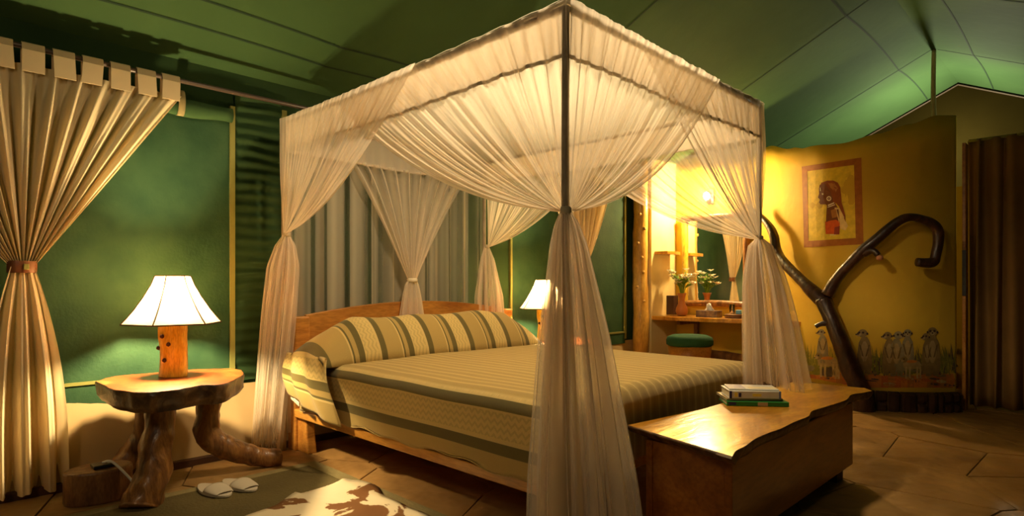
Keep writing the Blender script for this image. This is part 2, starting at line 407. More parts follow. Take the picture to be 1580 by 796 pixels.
for s in sites:
    if s[1] < -2.0: continue
    poly = [(-0.24, -3.6), (4.8, -3.6), (4.8, 7.44), (-0.24, 7.44)]
    for q in sites:
        if q is s or abs(q[0] - s[0]) > 1.8 or abs(q[1] - s[1]) > 1.8: continue
        dx, dy = q[0] - s[0], q[1] - s[1]; l = math.hypot(dx, dy); dx /= l; dy /= l
        poly = clip(poly, dx, dy, (s[0] + q[0]) / 2 * dx + (s[1] + q[1]) / 2 * dy - 0.004)
        if len(poly) < 3: break
    if len(poly) < 3: continue
    h = 0.010 + rs.uniform(0, 0.004)
    c = Vector((sum(p[0] for p in poly) / len(poly), sum(p[1] for p in poly) / len(poly), 0))
    v, f = prism(poly, 0.001, h)
    n = len(poly)
    for k in range(n):                                          # worn, slightly lower rim
        inner = c + (Vector((poly[k][0], poly[k][1], 0)) - c) * 0.95
        v.append((inner.x, inner.y, h + 0.0012))
    f.pop(1)
    f += [(i + n, (i + 1) % n + n, (i + 1) % n + 2 * n, i + 2 * n) for i in range(n)] + [tuple(range(2 * n, 3 * n))]
    mesh('flagstone', v, f, M[rs.choice(['stone', 'stone', 'stone_b'])], floor)

# walls
wall_left = mesh('wall_left', *boxgeo((XL - 0.04, Y0, 0.3), (XL, Y1, ZE + 0.03)), M['canvas_wall']); tag(wall_left, 'green canvas tent wall behind the bed', None, kind='structure')
o = mesh('wall_right', *boxgeo((XRT, Y0, 0), (XRT + 0.04, Y1, ZE + 0.03)), M['canvas_wall']); tag(o, 'green canvas tent wall', None, kind='structure')
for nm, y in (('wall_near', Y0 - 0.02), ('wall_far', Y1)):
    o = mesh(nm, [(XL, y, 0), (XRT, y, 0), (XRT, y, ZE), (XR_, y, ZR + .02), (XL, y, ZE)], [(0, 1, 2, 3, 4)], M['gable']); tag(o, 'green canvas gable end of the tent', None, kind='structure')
    if nm == 'wall_far':
        mesh('seam_trim', *rodgeo((XL, y - .02, ZE - .02), (XR_, y - .02, ZR - .03), 0.009), M['rod'], o)
        mesh('seam_trim', *rodgeo((XR_, y - .02, ZR - .03), (XRT, y - .02, ZE - .02), 0.009), M['rod'], o)
# brown canvas skirt, bulging, and the kerb
def skirtf(u, v):
    y = -3.55 + 7.75 * u
    x = -0.205 + 0.10 * (1 - v) ** 1.3 + 0.025 * noise.noise(Vector((y * 1.6, v * 1.5, 3)))
    return Vector((x, y, 0.03 + 0.40 * v))
o = mesh('baseboard_left', *grid(90, 10, skirtf), M['skirt'], smooth=True); tag(o, 'tan canvas skirt along the foot of the green tent wall', None, kind='structure')
o = box('trim_1', (-0.20, -3.55, 0.0), (-0.085, 4.1, 0.055), M['kerb']); tag(o, 'dark kerb at the foot of the tan skirt', None, kind='structure')

# window panels in the left tent wall
def vertstrip(name, px_top, px_bot, z0, z1, parent, wd=0.03, m='trim'):
    y = P(px_top, 300, x=XL + 0.01).y
    return mesh(name, *boxgeo((XL + 0.002, y - wd / 2, z0), (XL + 0.014, y + wd / 2, z1)), M[m], parent)
def window(idx, ya, yb, label):
    def f(u, v):
        y = ya + (yb - ya) * u; z = 0.52 + 1.58 * v
        return Vector((XL + 0.012 + 0.010 * noise.noise(Vector((y * 2, z * 1.3, idx))) + 0.006 * math.sin(PI * u), y, z))
    o = mesh('window_%d' % idx, *grid(30, 24, f), M['mesh_window'], smooth=True); tag(o, label, None, kind='structure')
    mesh('window_hem', *boxgeo((XL + 0.004, ya, 0.515), (XL + 0.030, yb, 0.532)), M['trim'], o)
    mesh('window_hem', *boxgeo((XL + 0.003, ya, 0.40), (XL + 0.022, yb, 0.515)), M['mesh_window'], o)
    mesh('window_binding', *boxgeo((XL + 0.004, yb - .012, 0.45), (XL + 0.028, yb + .016, 2.12)), M['trim'], o)
    mesh('window_binding', *boxgeo((XL + 0.004, ya - .012, 0.45), (XL + 0.028, ya + .012, 2.12)), M['trim'], o)
    return o
yw1 = P(356, 300, x=XL).y
window(1, -1.95, yw1, 'closed green canvas window behind the round slab table')
y2a = P(786, 450, x=XL).y; y2b = P(962, 450, x=XL).y
window(2, y2a, y2b, 'closed green canvas window between the bed and the log post')
# puckered canvas strip between the bindings
ya, yb = yw1 + 0.02, P(433, 300, x=XL).y
def pf(u, v):
    z = 0.45 + 1.75 * v; y = ya + (yb - ya) * u
    return Vector((XL + 0.016 + 0.009 * math.sin(z * 92 + 1.5 * noise.noise(Vector((y * 6, z * 3, 0)))) * (0.55 + 0.45 * math.sin(PI * u)), y, z))
o = mesh('trim_2', *grid(12, 180, pf), M['canvas_wall'], smooth=True); tag(o, 'strip of puckered green canvas between two pale bindings', None, kind='structure')
mesh('binding', *boxgeo((XL + 0.004, yb, 0.45), (XL + 0.03, yb + .028, 2.16)), M['trim'], o)

# ------------------------------------------------------------------ partition wall of yellow plaster
WPL = [(-0.03, 4.73), (0.40, 4.73), (0.78, 4.73), (1.02, 4.66), (1.27, 4.46), (1.55, 4.20), (1.80, 4.02), (2.04, 3.95), (2.25, 3.98), (2.45, 4.08), (2.60, 4.22), (2.71, 4.37)]
def catm(pts, n=8):
    return [(p.x, p.y) for p in smoothpath([(a, b, 0, 0) for a, b in pts], n)]
WPT = catm(WPL)
def top_z(x):
    ks = [(-0.1, 2.50), (1.1, 2.46), (1.45, 2.34), (1.62, 2.29), (2.0, 2.24), (2.25, 2.28), (2.45, 2.34), (2.62, 2.41), (2.75, 2.42)]
    for (a, za), (b, zb) in zip(ks, ks[1:]):
        if a <= x <= b:
            t = (x - a) / (b - a); t = t * t * (3 - 2 * t); return za + (zb - za) * t
    return ks[-1][1] if x > 0 else ks[0][1]
def wall_hit(px, py, off=0.004):
    d = ray(px, py); best = None
    for (a, b) in zip(WPT, WPT[1:]):
        ex, ey = b[0] - a[0], b[1] - a[1]
        det = d.x * (-ey) + d.y * ex
        if abs(det) < 1e-9: continue
        rx, ry = a[0] - CAM.x, a[1] - CAM.y
        t = (rx * (-ey) + ry * ex) / det; s = (d.x * ry - d.y * rx) / det
        if -0.01 <= s <= 1.01 and t > 0 and (best is None or t < best[0]): best = (t, ex, ey)
    if best is None:
        a, b = WPT[-2], WPT[-1]; best = ((CAM - Vector((b[0], b[1], 0))).xy.length, b[0] - a[0], b[1] - a[1])
    n = Vector((best[2], -best[1], 0)).normalized()
    return CAM + d * best[0] + n * off
# solid wall with thickness: front line, rounded end, back line
fr = [Vector((a, b, 0)) for a, b in WPT]
nrm = []
for i in range(len(fr)):
    t = (fr[min(i + 1, len(fr) - 1)] - fr[max(i - 1, 0)]).normalized(); nrm.append(Vector((-t.y, t.x, 0)))
TH = 0.14
loop = fr + [fr[-1] + nrm[-1] * TH * 0.5 + Vector((0.05, 0.03, 0))] + [p + n * TH for p, n in zip(reversed(fr), reversed(nrm))]
NZ = 14
V = []
for j in range(NZ):
    for p in loop:
        zt = top_z(p.x); z = zt * j / (NZ - 1)
        V.append((p.x, p.y + 0.008 * noise.noise(Vector((p.x * 3, z * 3, 0))), z))
nl = len(loop); Fc = []
for j in range(NZ - 1):
    for i in range(nl):
        a = j * nl + i; b = j * nl + (i + 1) % nl; Fc.append((a, b, b + nl, a + nl))
m_ = len(fr)
for i in range(m_ - 1):
    Fc.append(((NZ - 1) * nl + i, (NZ - 1) * nl + i + 1, (NZ - 1) * nl + nl - 2 - i, (NZ - 1) * nl + nl - 1 - i))
Fc.append(((NZ - 1) * nl + m_ - 1, (NZ - 1) * nl + m_, (NZ - 1) * nl + m_ + 1))
wall_part = mesh('wall_back', V, Fc, M['plaster'], smooth=True); tag(wall_part, 'curved yellow plastered partition wall with a wavy top', None, kind='structure')
o = mesh('wall_side', *boxgeo((-0.16, 4.20, 0), (-0.02, 4.78, 2.50)), M['cream']); tag(o, 'short cream plastered wall beside the log post', None, kind='structure')
# inner bathroom wall seen past the end of the partition
o = mesh('wall_inner', *boxgeo((2.0, 5.6, 0), (3.4, 5.68, 2.0)), M['plaster']); tag(o, 'yellow bathroom wall glimpsed behind the brown curtain', None, kind='structure')

# plinth of stones at the foot of the curved wall
pl = [p - n * 0.035 for p, n in zip(fr, nrm) if p.x > 0.9]
pk = [p + n * 0.05 for p, n in zip(fr, nrm) if p.x > 0.9]
core = mesh('trim_3', *prism([(p.x, p.y) for p in pl] + [(p.x, p.y) for p in reversed(pk)], 0, 0.165), M['mortar']); tag(core, 'low plinth of dark rough stones under the painted wall', None, kind='structure')
M['darkstone'] = noisy('dark_plinth_stone', (0.035, 0.015, 0.007), (0.10, 0.045, 0.018), 6, rough=0.8, bump=0.8, bscale=12)
acc = 0; k = 0
i = 0
while i < len(pl) - 1:
    step = rs.choice([2, 3, 3, 4]); j = min(i + step, len(pl) - 1)
    a, b = pl[i], pl[j]; t = (b - a); ln = t.length; t.normalize(); n = Vector((t.y, -t.x, 0))
    a2 = a + t * 0.006; b2 = b - t * 0.006
    h1 = 0.172
    splits = [(0.0, h1)] if rs.random() < 0.4 else [(0.0, 0.08), (0.088, h1)]
    for z0, z1 in splits:
        vv, ff = [], []
        for z, q in ((z0, 0.012), (z0 + .02, 0.028), (z1 - .02, 0.028), (z1, 0.010)):
            for s_, e in ((0, 0.010), (0.12, 0.0), (0.5, -0.008), (0.88, 0.0), (1, 0.010)):
                c = a2.lerp(b2, s_) + n * (q - e + rs.uniform(-.003, .003)); vv.append((c.x, c.y, z))
        for r_ in range(3):
            for c_ in range(4):
                q = r_ * 5 + c_; ff.append((q, q + 1, q + 6, q + 5))
        ib = len(vv)
        for s_ in (0, 1):
            for z in (z0, z1): c = a2.lerp(b2, s_) - n * 0.02; vv.append((c.x, c.y, z))
        ff += [(0, 1, 2, 3, 4, ib + 2, ib), (19, 18, 17, 16, 15, ib + 1, ib + 3), (15, 10, 5, 0, ib, ib + 1), (4, 9, 14, 19, ib + 3, ib + 2)]
        mesh('stone', vv, ff, M['darkstone'], core)
    i = j

# log post
base = P(988, 560, y=4.13)
logp = tube('log_post', [(base.x, 4.13, 0.0, .092), (base.x + .01, 4.13, .6, .088), (base.x - .005, 4.13, 1.2, .082), (base.x + .005, 4.13, 1.8, .08), (base.x, 4.13, ceil_z(0.02, 4.13) - .01, .078)], M['logpost'], lump=0.12, seg=18, n=10)
tag(logp, 'peeled varnished log post between the canvas window and the vanity', 'post')
for q in range(9):
    z = 0.7 + q * 0.16; th = -0.9 + 0.5 * math.sin(q * 2.3)
    c = (base.x + .083 * math.cos(th), 4.13 + .083 * math.sin(th), z)
    mesh('knot', *lathegeo(c, [(.002, -.02), (.018, -.01), (.02, 0), (.015, .014), (.002, .02)], 8), M['logpost'], logp, smooth=True)

# ceiling pole behind the partition
pp = P(1441, 90, x=XR_)
o = tube('hanging_pole', [(XR_, pp.y, 2.0, .022), (XR_ + .01, pp.y, 2.5, .021), (XR_ - .005, pp.y, 3.0, .022), (XR_, pp.y, ceil_z(XR_, pp.y), .021)], M['pole'], lump=0.1, seg=10)
tag(o, 'slim pale wooden pole rising to the tent ridge behind the yellow wall', 'pole')

# ------------------------------------------------------------------ MURAL (paint lying on the plaster)
paint = {}
def pm(nm, c):
    if nm not in paint: paint[nm] = noisy('paint_' + nm, tuple(q * 0.85 for q in c), tuple(min(q * 1.15, 1) for q in c), 25, rough=0.7, bump=0)
    return paint[nm]
pm('fur', (0.24, 0.16, 0.055)); pm('belly', (0.38, 0.27, 0.11)); pm('arm', (0.15, 0.10, 0.04)); pm('dark', (0.05, 0.03, 0.02)); pm('bluegrey', (0.25, 0.21, 0.11)); pm('orange', (0.58, 0.20, 0.03))
pm('red', (0.48, 0.13, 0.025)); pm('green1', (0.20, 0.19, 0.025)); pm('green2', (0.34, 0.28, 0.03)); pm('shadow', (0.10, 0.07, 0.05)); pm('pale', (0.50, 0.36, 0.15)); pm('rust', (0.42, 0.17, 0.03))
PK = list(paint.keys())
def flat(name, polys, parent, layer0=1, dl=.00003):
    """polys: (paint, [(px,py)...]) in the photograph's pixels, laid on the wall as thin coats"""
    V, Fc, mi = [], [], []
    used = []
    for li, (pn, pts) in enumerate(polys):
        if pn not in used: used.append(pn)
        cx = sum(p[0] for p in pts) / len(pts); cy = sum(p[1] for p in pts) / len(pts)
        off = 0.0022 + 0.0006 * layer0 + dl * li
        b = len(V)
        V.append(wall_hit(cx, cy, off)); V += [wall_hit(x, y, off) for x, y in pts]
        n = len(pts)
        for k in range(n): Fc.append((b, b + 1 + k, b + 1 + (k + 1) % n)); mi.append(used.index(pn))
    return mesh(name, V, Fc, [paint[u] for u in used], parent, midx=mi)
def ell(cx, cy, rx, ry, n=10, rot=0):
    return [(cx + rx * math.cos(2 * PI * k / n) * math.cos(rot) - ry * math.sin(2 * PI * k / n) * math.sin(rot), cy + rx * math.cos(2 * PI * k / n) * math.sin(rot) + ry * math.sin(2 * PI * k / n) * math.cos(rot)) for k in range(n)]
mural = thing('painted_mural', 'painted meerkats, scrub and red earth along the foot of the yellow wall', 'mural', wall_hit(1400, 560))
rm = random.Random(11)
earth = []
xs = list(range(1230, 1480, 10))
def base_y(x): return 581 + (x - 1230) * 0.19 if x < 1330 else 600
top = [(x, (566 if x < 1300 else 576) + 3 * math.sin(x * .13) + rm.uniform(-2, 2)) for x in xs] + [(1477, 574)]
bot = [(1477, 599)] + [(x, base_y(x) - 2) for x in reversed(xs)]
for a, b, c, d in zip(top, top[1:], list(reversed(bot))[1:], list(reversed(bot))): earth.append((rm.choice(['red', 'orange', 'rust']), [a, b, c, d]))
for _ in range(34):
    x = rm.uniform(1236, 1470); y = base_y(x) - rm.uniform(4, 20); w_ = rm.uniform(5, 14)
    earth.append((rm.choice(['orange', 'red', 'pale', 'rust', 'shadow']), ell(x, y, w_, rm.uniform(1.0, 2.6), 8, 0.1)))
flat('painted_earth', earth, mural, 0, .000006)
blades = []
for _ in range(520):
    x = rm.uniform(1234, 1474)
    if 1322 > x > 1300: continue
    dk = x > 1330
    yb_ = rm.uniform(548, 574) + (6 if x > 1300 else 0); h = rm.uniform(8, 26) * (1.0 if rm.random() < .7 else 1.4); lean = rm.uniform(-6, 6)
    blades.append((rm.choice(['green1', 'green2', 'green1', 'shadow' if dk else 'green2']), [(x - 1.1, yb_), (x + 1.1, yb_), (x + lean * .5 + .5, yb_ - h * .6), (x + lean, yb_ - h)]))
for _ in range(46):
    x = rm.uniform(1236, 1470); blades.insert(0, (rm.choice(['green1', 'green2', 'shadow', 'green1']), ell(x, rm.uniform(553, 574), rm.uniform(6, 14), rm.uniform(4, 8), 9)))
o = flat('painted_scrub', blades, mural, 1, .000002); o['kind'] = 'stuff'
def meer_up(cx, yt, yb_, s=1.0, tint='fur', face=0):
    h = yb_ - yt; w_ = h * 0.17 * s
    P_ = []
    P_.append((tint, [(cx + w_ * .5, yb_), (cx + w_ * 1.6, yb_ - h * .04), (cx + w_ * 1.7, yb_ + 1), (cx + w_ * .6, yb_ + 1.5)]))
    P_.append((tint, [(cx - w_ * .35, yt + h * .17), (cx + w_ * .35, yt + h * .17), (cx + w_ * .75, yt + h * .30), (cx + w_ * .95, yt + h * .55), (cx + w_ * 1.0, yt + h * .78), (cx + w_ * .8, yb_), (cx + w_ * .15, yb_), (cx, yb_ - h * .1), (cx - w_ * .15, yb_), (cx - w_ * .8, yb_), (cx - w_ * 1.0, yt + h * .78), (cx - w_ * .95, yt + h * .55), (cx - w_ * .75, yt + h * .30)]))
    P_.append(('belly', ell(cx, yt + h * .50, w_ * .5, h * .24, 10)))
    P_.append(('arm', [(cx - w_ * .75, yt + h * .34), (cx - w_ * .5, yt + h * .36), (cx - w_ * .1, yt + h * .62), (cx - w_ * .35, yt + h * .6)]))
    P_.append(('arm', [(cx + w_ * .75, yt + h * .34), (cx + w_ * .5, yt + h * .36), (cx + w_ * .1, yt + h * .62), (cx + w_ * .35, yt + h * .6)]))
    hx = cx + face * w_ * .25
    P_.append((tint, ell(hx, yt + h * .09, w_ * .62, h * .095, 12)))
    P_.append(('belly', ell(hx + face * w_ * .5, yt + h * .115, w_ * .34, h * .045, 9)))
    P_.append(('dark', ell(hx - w_ * .26 + face * w_ * .2, yt + h * .075, w_ * .17, h * .026, 7)))
    P_.append(('dark', ell(hx + w_ * .26 + face * w_ * .2, yt + h * .075, w_ * .17, h * .026, 7)))
    P_.append(('dark', ell(hx + face * w_ * .85, yt + h * .115, w_ * .12, h * .018, 6)))
    P_.append(('dark', ell(hx - w_ * .62, yt + h * .10, w_ * .14, h * .03, 6))); P_.append(('dark', ell(hx + w_ * .62, yt + h * .10, w_ * .14, h * .03, 6)))
    return P_
def meer_four(cx, cy, s=1.0, flip=1):
    q = lambda dx, dy: (cx + dx * s * flip, cy + dy * s)
    P_ = [('belly', [q(-14, -6), q(-8, -11), q(2, -12), q(12, -9), q(17, -2), q(16, 3), q(4, 3), q(-8, 4), q(-13, 1)])]
    for lx in (-9, -3, 9, 14): P_.append(('pale', [q(lx - 1.5, 0), q(lx + 1.8, 0), q(lx + 1.2, 17), q(lx + 2.4, 18.5), q(lx - 1.6, 18.5)]))
    P_.append(('fur', [q(15, -4), q(19, 2), q(21, 12), q(19, 12), q(15, 3)]))
    P_.append(('orange', ell(*q(0, -9), 9 * s, 2.4 * s, 9)))
    P_.append(('fur', ell(*q(-12, -12), 5.4 * s, 5 * s, 11))); P_.append(('belly', ell(*q(-15.5, -10), 3 * s, 2.2 * s, 8)))
    P_.append(('dark', ell(*q(-12.5, -13), 1.4 * s, 1.3 * s, 7))); P_.append(('dark', ell(*q(-18, -10), .9 * s, .8 * s, 6)))
    return P_
for args, nm in (((1270, 508, 560, 1.0, 'bluegrey', -1), 'painted_meerkat'), ((1334, 508, 576, 1.0, 'fur', -1), 0), ((1372, 512, 578, .95, 'fur', -1), 0), ((1383, 511, 580, .95, 'bluegrey', 1), 0), ((1400, 508, 572, .95, 'bluegrey', 0), 0), ((1430, 514, 576, .8, 'fur', -1), 0), ((1438, 505, 580, .95, 'fur', 0), 0)):
    flat('painted_meerkat', meer_up(*args), mural, 5)
flat('painted_meerkat', [('shadow', ell(1279, 574, 13, 8, 10))] + meer_four(1277, 562, 1.05), mural, 7)
flat('painted_meerkat', meer_four(1303, 568, .9, -1), mural, 7)
flat('painted_meerkat', [('bluegrey', ell(1240, 566, 9, 9, 10)), ('belly', ell(1238, 559, 5, 5, 10)), ('dark', ell(1236, 557, 1.3, 1.6, 6)), ('dark', ell(1241, 558, 1.3, 1.6, 6)), ('bluegrey', ell(1251, 568, 7, 5, 9))], mural, 7)
flat('painted_meerkat', meer_four(1406, 566, .95, 1), mural, 9)

# portrait painted on the wall
for nm, c in (('frame_brown', (0.36, 0.12, 0.012)), ('field', (0.72, 0.52, 0.035)), ('skin', (0.16, 0.045, 0.014)), ('hair', (0.25, 0.058, 0.012)), ('redcloth', (0.62, 0.10, 0.012)), ('bead', (0.80, 0.70, 0.50)), ('shawl', (0.74, 0.54, 0.20)), ('hilite', (0.42, 0.17, 0.04)), ('maroon', (0.24, 0.03, 0.015))): pm(nm, c)
def c2(pts): return [(1230 + x / 4.973, 230 + y / 4.973) for x, y in pts]
painting = thing('portrait_painting', 'brown-bordered portrait of a red-haired person in profile with beads, on the yellow wall', 'painting', wall_hit(1285, 380))
O_ = [(38, 135), (492, 65), (510, 730), (55, 755)]; I_ = [(80, 170), (437, 122), (450, 682), (90, 705)]
def ringpoly(i, n=8):
    j = (i + 1) % 4; L_ = []
    for k in range(n):
        t0, t1 = k / n, (k + 1) / n
        lp = lambda a, b, t: (a[0] + (b[0] - a[0]) * t, a[1] + (b[1] - a[1]) * t)
        L_.append(('frame_brown', c2([lp(O_[i], O_[j], t0), lp(O_[i], O_[j], t1), lp(I_[i], I_[j], t1), lp(I_[i], I_[j], t0)])))
    return L_
o = flat('painted_border', ringpoly(0) + ringpoly(1) + ringpoly(2) + ringpoly(3), painting, 2, 0)
fld = []
n = 6
for a in range(n):
    for b in range(n):
        q = lambda s, t: tuple((I_[0][k] * (1 - s) + I_[1][k] * s) * (1 - t) + (I_[3][k] * (1 - s) + I_[2][k] * s) * t for k in (0, 1))
        fld.append(('field', c2([q(a / n, b / n), q((a + 1) / n, b / n), q((a + 1) / n, (b + 1) / n), q(a / n, (b + 1) / n)])))
V = flat('painted_field', fld, painting, 0, 0)
fig = [('shawl', c2([(295, 450), (330, 455), (362, 520), (392, 590), (372, 625), (335, 610), (318, 540)])),
       ('skin', c2([(232, 430), (292, 410), (320, 460), (330, 560), (224, 560), (228, 480)])),
       ('redcloth', c2([(218, 556), (300, 542), (330, 560), (326, 650), (222, 652)])), ('maroon', c2([(290, 600), (330, 590), (326, 655), (285, 655)])),
       ('skin', c2([(176, 275), (215, 262), (262, 330), (285, 412), (240, 440), (222, 424), (182, 424), (172, 408), (178, 388), (164, 372), (172, 340), (170, 305)])),
       ('hair', c2([(178, 285), (190, 258), (235, 242), (280, 241), (315, 258), (334, 295), (340, 350), (344, 410), (362, 470), (372, 510), (374, 560), (352, 505), (325, 442), (300, 414), (282, 415), (272, 365), (262, 335), (225, 320), (205, 300)])),
       ('hilite', c2([(240, 262), (290, 262), (315, 300), (300, 330), (262, 300)])),
       ('hilite', c2([(262, 470), (300, 455), (312, 520), (272, 530)])),
       ('bead', c2(ell(247, 380, 19, 19, 12))), ('skin', c2(ell(247, 380, 11, 11, 10))), ('bead', c2(ell(247, 380, 4, 4, 8))),
       ('bead', c2([(238, 428), (286, 408), (290, 416), (242, 438)])), ('bead', c2([(236, 444), (292, 424), (294, 429), (240, 450)])),
       ('bead', c2([(178, 296), (184, 296), (186, 322), (180, 322)])), ('bead', c2([(192, 340), (204, 338), (206, 350), (196, 352)])),
       ('shawl', c2([(290, 450), (318, 450), (320, 462), (294, 462)])), ('bead', c2([(255, 656), (300, 656), (298, 661), (258, 661)]))]
flat('painted_figure', fig, painting, 5, .0001)

# ------------------------------------------------------------------ TREE against the wall
def wp(px, py, r, off): q = wall_hit(px, py, off); return (q.x, q.y, q.z, r * .82)
def onbase(px, py, r, off): return wp(px, py, r, off)
tb = wall_hit(1334, 600, 0.10)
trunk = [(tb.x, tb.y, 0.0, .088), wp(1330, 600, .098, .13), wp(1312, 545, .085, .13), wp(1296, 495, .078, .13), wp(1284, 462, .082, .12)]
tree = thing('driftwood_tree', 'dark bare forked tree trunk leaning against the painted yellow wall', 'tree', (tb.x, tb.y, 0))
tube('trunk', trunk, M['tree'], tree, lump=.18, seg=16)
tube('branch', [wp(1286, 468, .075, .12), wp(1262, 440, .062, .12), wp(1235, 412, .058, .12), wp(1218, 388, .055, .12), wp(1212, 362, .048, .12), wp(1202, 343, .04, .13), wp(1184, 326, .036, .15), wp(1170, 318, .030, .18)], M['tree'], tree, lump=.2, seg=14)
tube('branch', [wp(1290, 455, .062, .12), wp(1303, 428, .05, .11), wp(1325, 398, .052, .11), wp(1350, 372, .052, .12), wp(1378, 345, .048, .12), wp(1398, 338, .042, .12), wp(1422, 347, .045, .12), wp(1431, 362, .045, .12), wp(1428, 395, .042, .12), wp(1422, 406, .048, .12), wp(1404, 405, .040, .12)], M['tree'], tree, lump=.2, seg=14)
tube('twig_stub', [wp(1222, 392, .03, .14), wp(1208, 388, .022, .15), wp(1198, 383, .012, .16)], M['tree'], tree, lump=.2, seg=10)
b_ = tube('twig_stub', [wp(1335, 392, .04, .12), wp(1345, 388, .034, .15), wp(1353, 395, .026, .17)], M['tree'], tree, lump=.15, seg=10)
e_ = wall_hit(1355, 399, .17); mesh('cut_end', *lathegeo((e_.x, e_.y, e_.z), [(.004, -.022), (.024, -.014), (.027, 0), (.024, .014), (.004, .022)], 12), M['cutwood'], tree, smooth=True)
tube('twig_stub', [wp(1295, 497, .04, .15), wp(1287, 499, .028, .18), wp(1283, 503, .024, .20)], M['tree'], tree, lump=.15, seg=10)

# ------------------------------------------------------------------ brown curtain on the right
cy_ = 4.62
rodz = P(1490, 222, y=cy_).z
def bc(u, v):
    x = 2.755 + 1.80 * u + 0.014 * math.sin(u * 70 + v * 2)
    return Vector((x, cy_ + 0.045 * math.sin(u * 98 + 1.4 * math.sin(u * 11)) * (0.55 + 0.45 * v) + 0.01 * noise.noise(Vector((u * 9, v * 2, 0))), 0.035 + (rodz + .02 - .035) * (1 - v)))
dc = thing('door_curtain', 'full-length brown pleated curtain closing the bathroom doorway', 'curtain', (3.6, cy_, 0))
o = mesh('curtain_cloth', *grid(260, 24, bc), M['darkcurtain'], dc, smooth=True); solid(o, .004)
o = mesh('curtain_rod', *rodgeo((2.76, cy_, rodz + .02), (XRT, cy_, rodz + .02), 0.012), M['trim'], dc, smooth=True)
for k in range(16): mesh('ring', *lathegeo((2.83 + k * .112, cy_, rodz + .02), [(.016, -.004), (.022, -.004), (.022, .004), (.016, .004)], 10), M['rod'], dc)
# door jamb lit at the wall's end
o = box('door_1', (2.74, 4.44, 0), (2.765, 4.56, 2.2), M['pine'], bv=.004); tag(o, 'narrow plastered jamb at the end of the partition', None, kind='structure')
jm = mesh('jamb_mirror', *boxgeo((2.742, 4.425, 0.95), (2.768, 4.439, 1.32)), M['black'], o)

# ------------------------------------------------------------------ VANITY
shelf_z = 0.70
ye = 4.19
xe = 1.60
sp_ = [(-0.01, ye)]
for k in range(1, 14): sp_.append((-0.01 + k * (xe) / 14, ye + 0.012 * math.sin(k * 1.7) - .005))
sp_ += [(xe, ye), (xe - .03, ye + .04)] + [(a, b - .015) for a, b in reversed(WPT) if -0.01 < a < xe - 0.10] + [(-0.01, 4.715)]
v, f = prism(sp_, shelf_z - .045, shelf_z)
o = mesh('vanity_shelf', v, f, M['slab']); bevel(o, .006); tag(o, 'long varnished wooden vanity shelf with a natural front edge', 'shelf')
for x in (0.25, 1.15):
    yb_ = 4.70 if x < 1 else 4.52
    mesh('bracket', *join(boxgeo((x, ye + .08, shelf_z - .09), (x + .04, yb_, shelf_z - .046)), boxgeo((x, yb_ - .05, .45), (x + .04, yb_, shelf_z - .09))), M['stump'], o)
# mirror
mx0, mx1 = P(1062, 400, y=4.71).x, P(1149, 400, y=4.71).x
mz0 = P(1100, 466, y=4.70).z; mz1 = 1.78
mir = thing('wall_mirror', 'tall mirror in a rough pole frame above the vanity shelf', 'mirror', ((mx0 + mx1) / 2, 4.70, mz0))
mesh('mirror_glass', *boxgeo((mx0, 4.695, mz0), (mx1, 4.71, mz1)), M['mirror'], mir)
tube('frame_side', [(mx0 - .035, 4.69, mz0 - .04, .036), (mx0 - .03, 4.69, 1.2, .032), (mx0 - .035, 4.69, mz1 + .04, .034)], M['logbase'], mir, lump=.12)
tube('frame_side', [(mx1 + .03, 4.69, mz0 - .04, .036), (mx1 + .025, 4.69, 1.2, .032), (mx1 + .03, 4.69, mz1 + .04, .034)], M['stump'], mir, lump=.12)
tube('frame_rail', [(mx0 - .06, 4.685, mz0 - .02, .032), ((mx0 + mx1) / 2, 4.685, mz0 - .012, .034), (mx1 + .06, 4.685, mz0 - .02, .03)], M['root'], mir, lump=.15)
tube('frame_rail', [(mx0 - .06, 4.685, mz1 + .02, .032), ((mx0 + mx1) / 2, 4.685, mz1 + .02, .034), (mx1 + .06, 4.685, mz1 + .02, .03)], M['root'], mir, lump=.15)
# sconce: half-shell shade and bulb above the mirror
sco = thing('wall_sconce', 'small glowing wall sconce above the mirror', 'lamp', (0.42, 4.70, 1.95))
mesh('backplate', *boxgeo((0.38, 4.70, 1.95), (0.46, 4.725, 2.11)), M['rod'], sco)
tube('arm', [(0.42, 4.70, 1.99, .010), (0.42, 4.66, 1.955, .010), (0.42, 4.62, 1.96, .012), (0.42, 4.62, 1.985, .016)], M['rod'], sco, seg=8)
mesh('bulb', *lathegeo((0.42, 4.62, 2.02), [(.012, -.04), (.028, -.02), (.036, .005), (.03, .03), (.012, .045), (.002, .048)], 16), M['bulb'], sco, smooth=True)
# side ledge
lz = P(1020, 384, x=0.1).z
ledge_y0 = P(1005, 384, x=.06).y
o = mesh('wall_ledge', *prism([(-.018, 4.26), (.13, 4.28), (.15, 4.42), (.12, 4.58), (-.018, 4.60)], 1.38, 1.415), M['slab']); bevel(o, .004); tag(o, 'small wooden ledge on the cream wall beside the mirror', 'shelf')

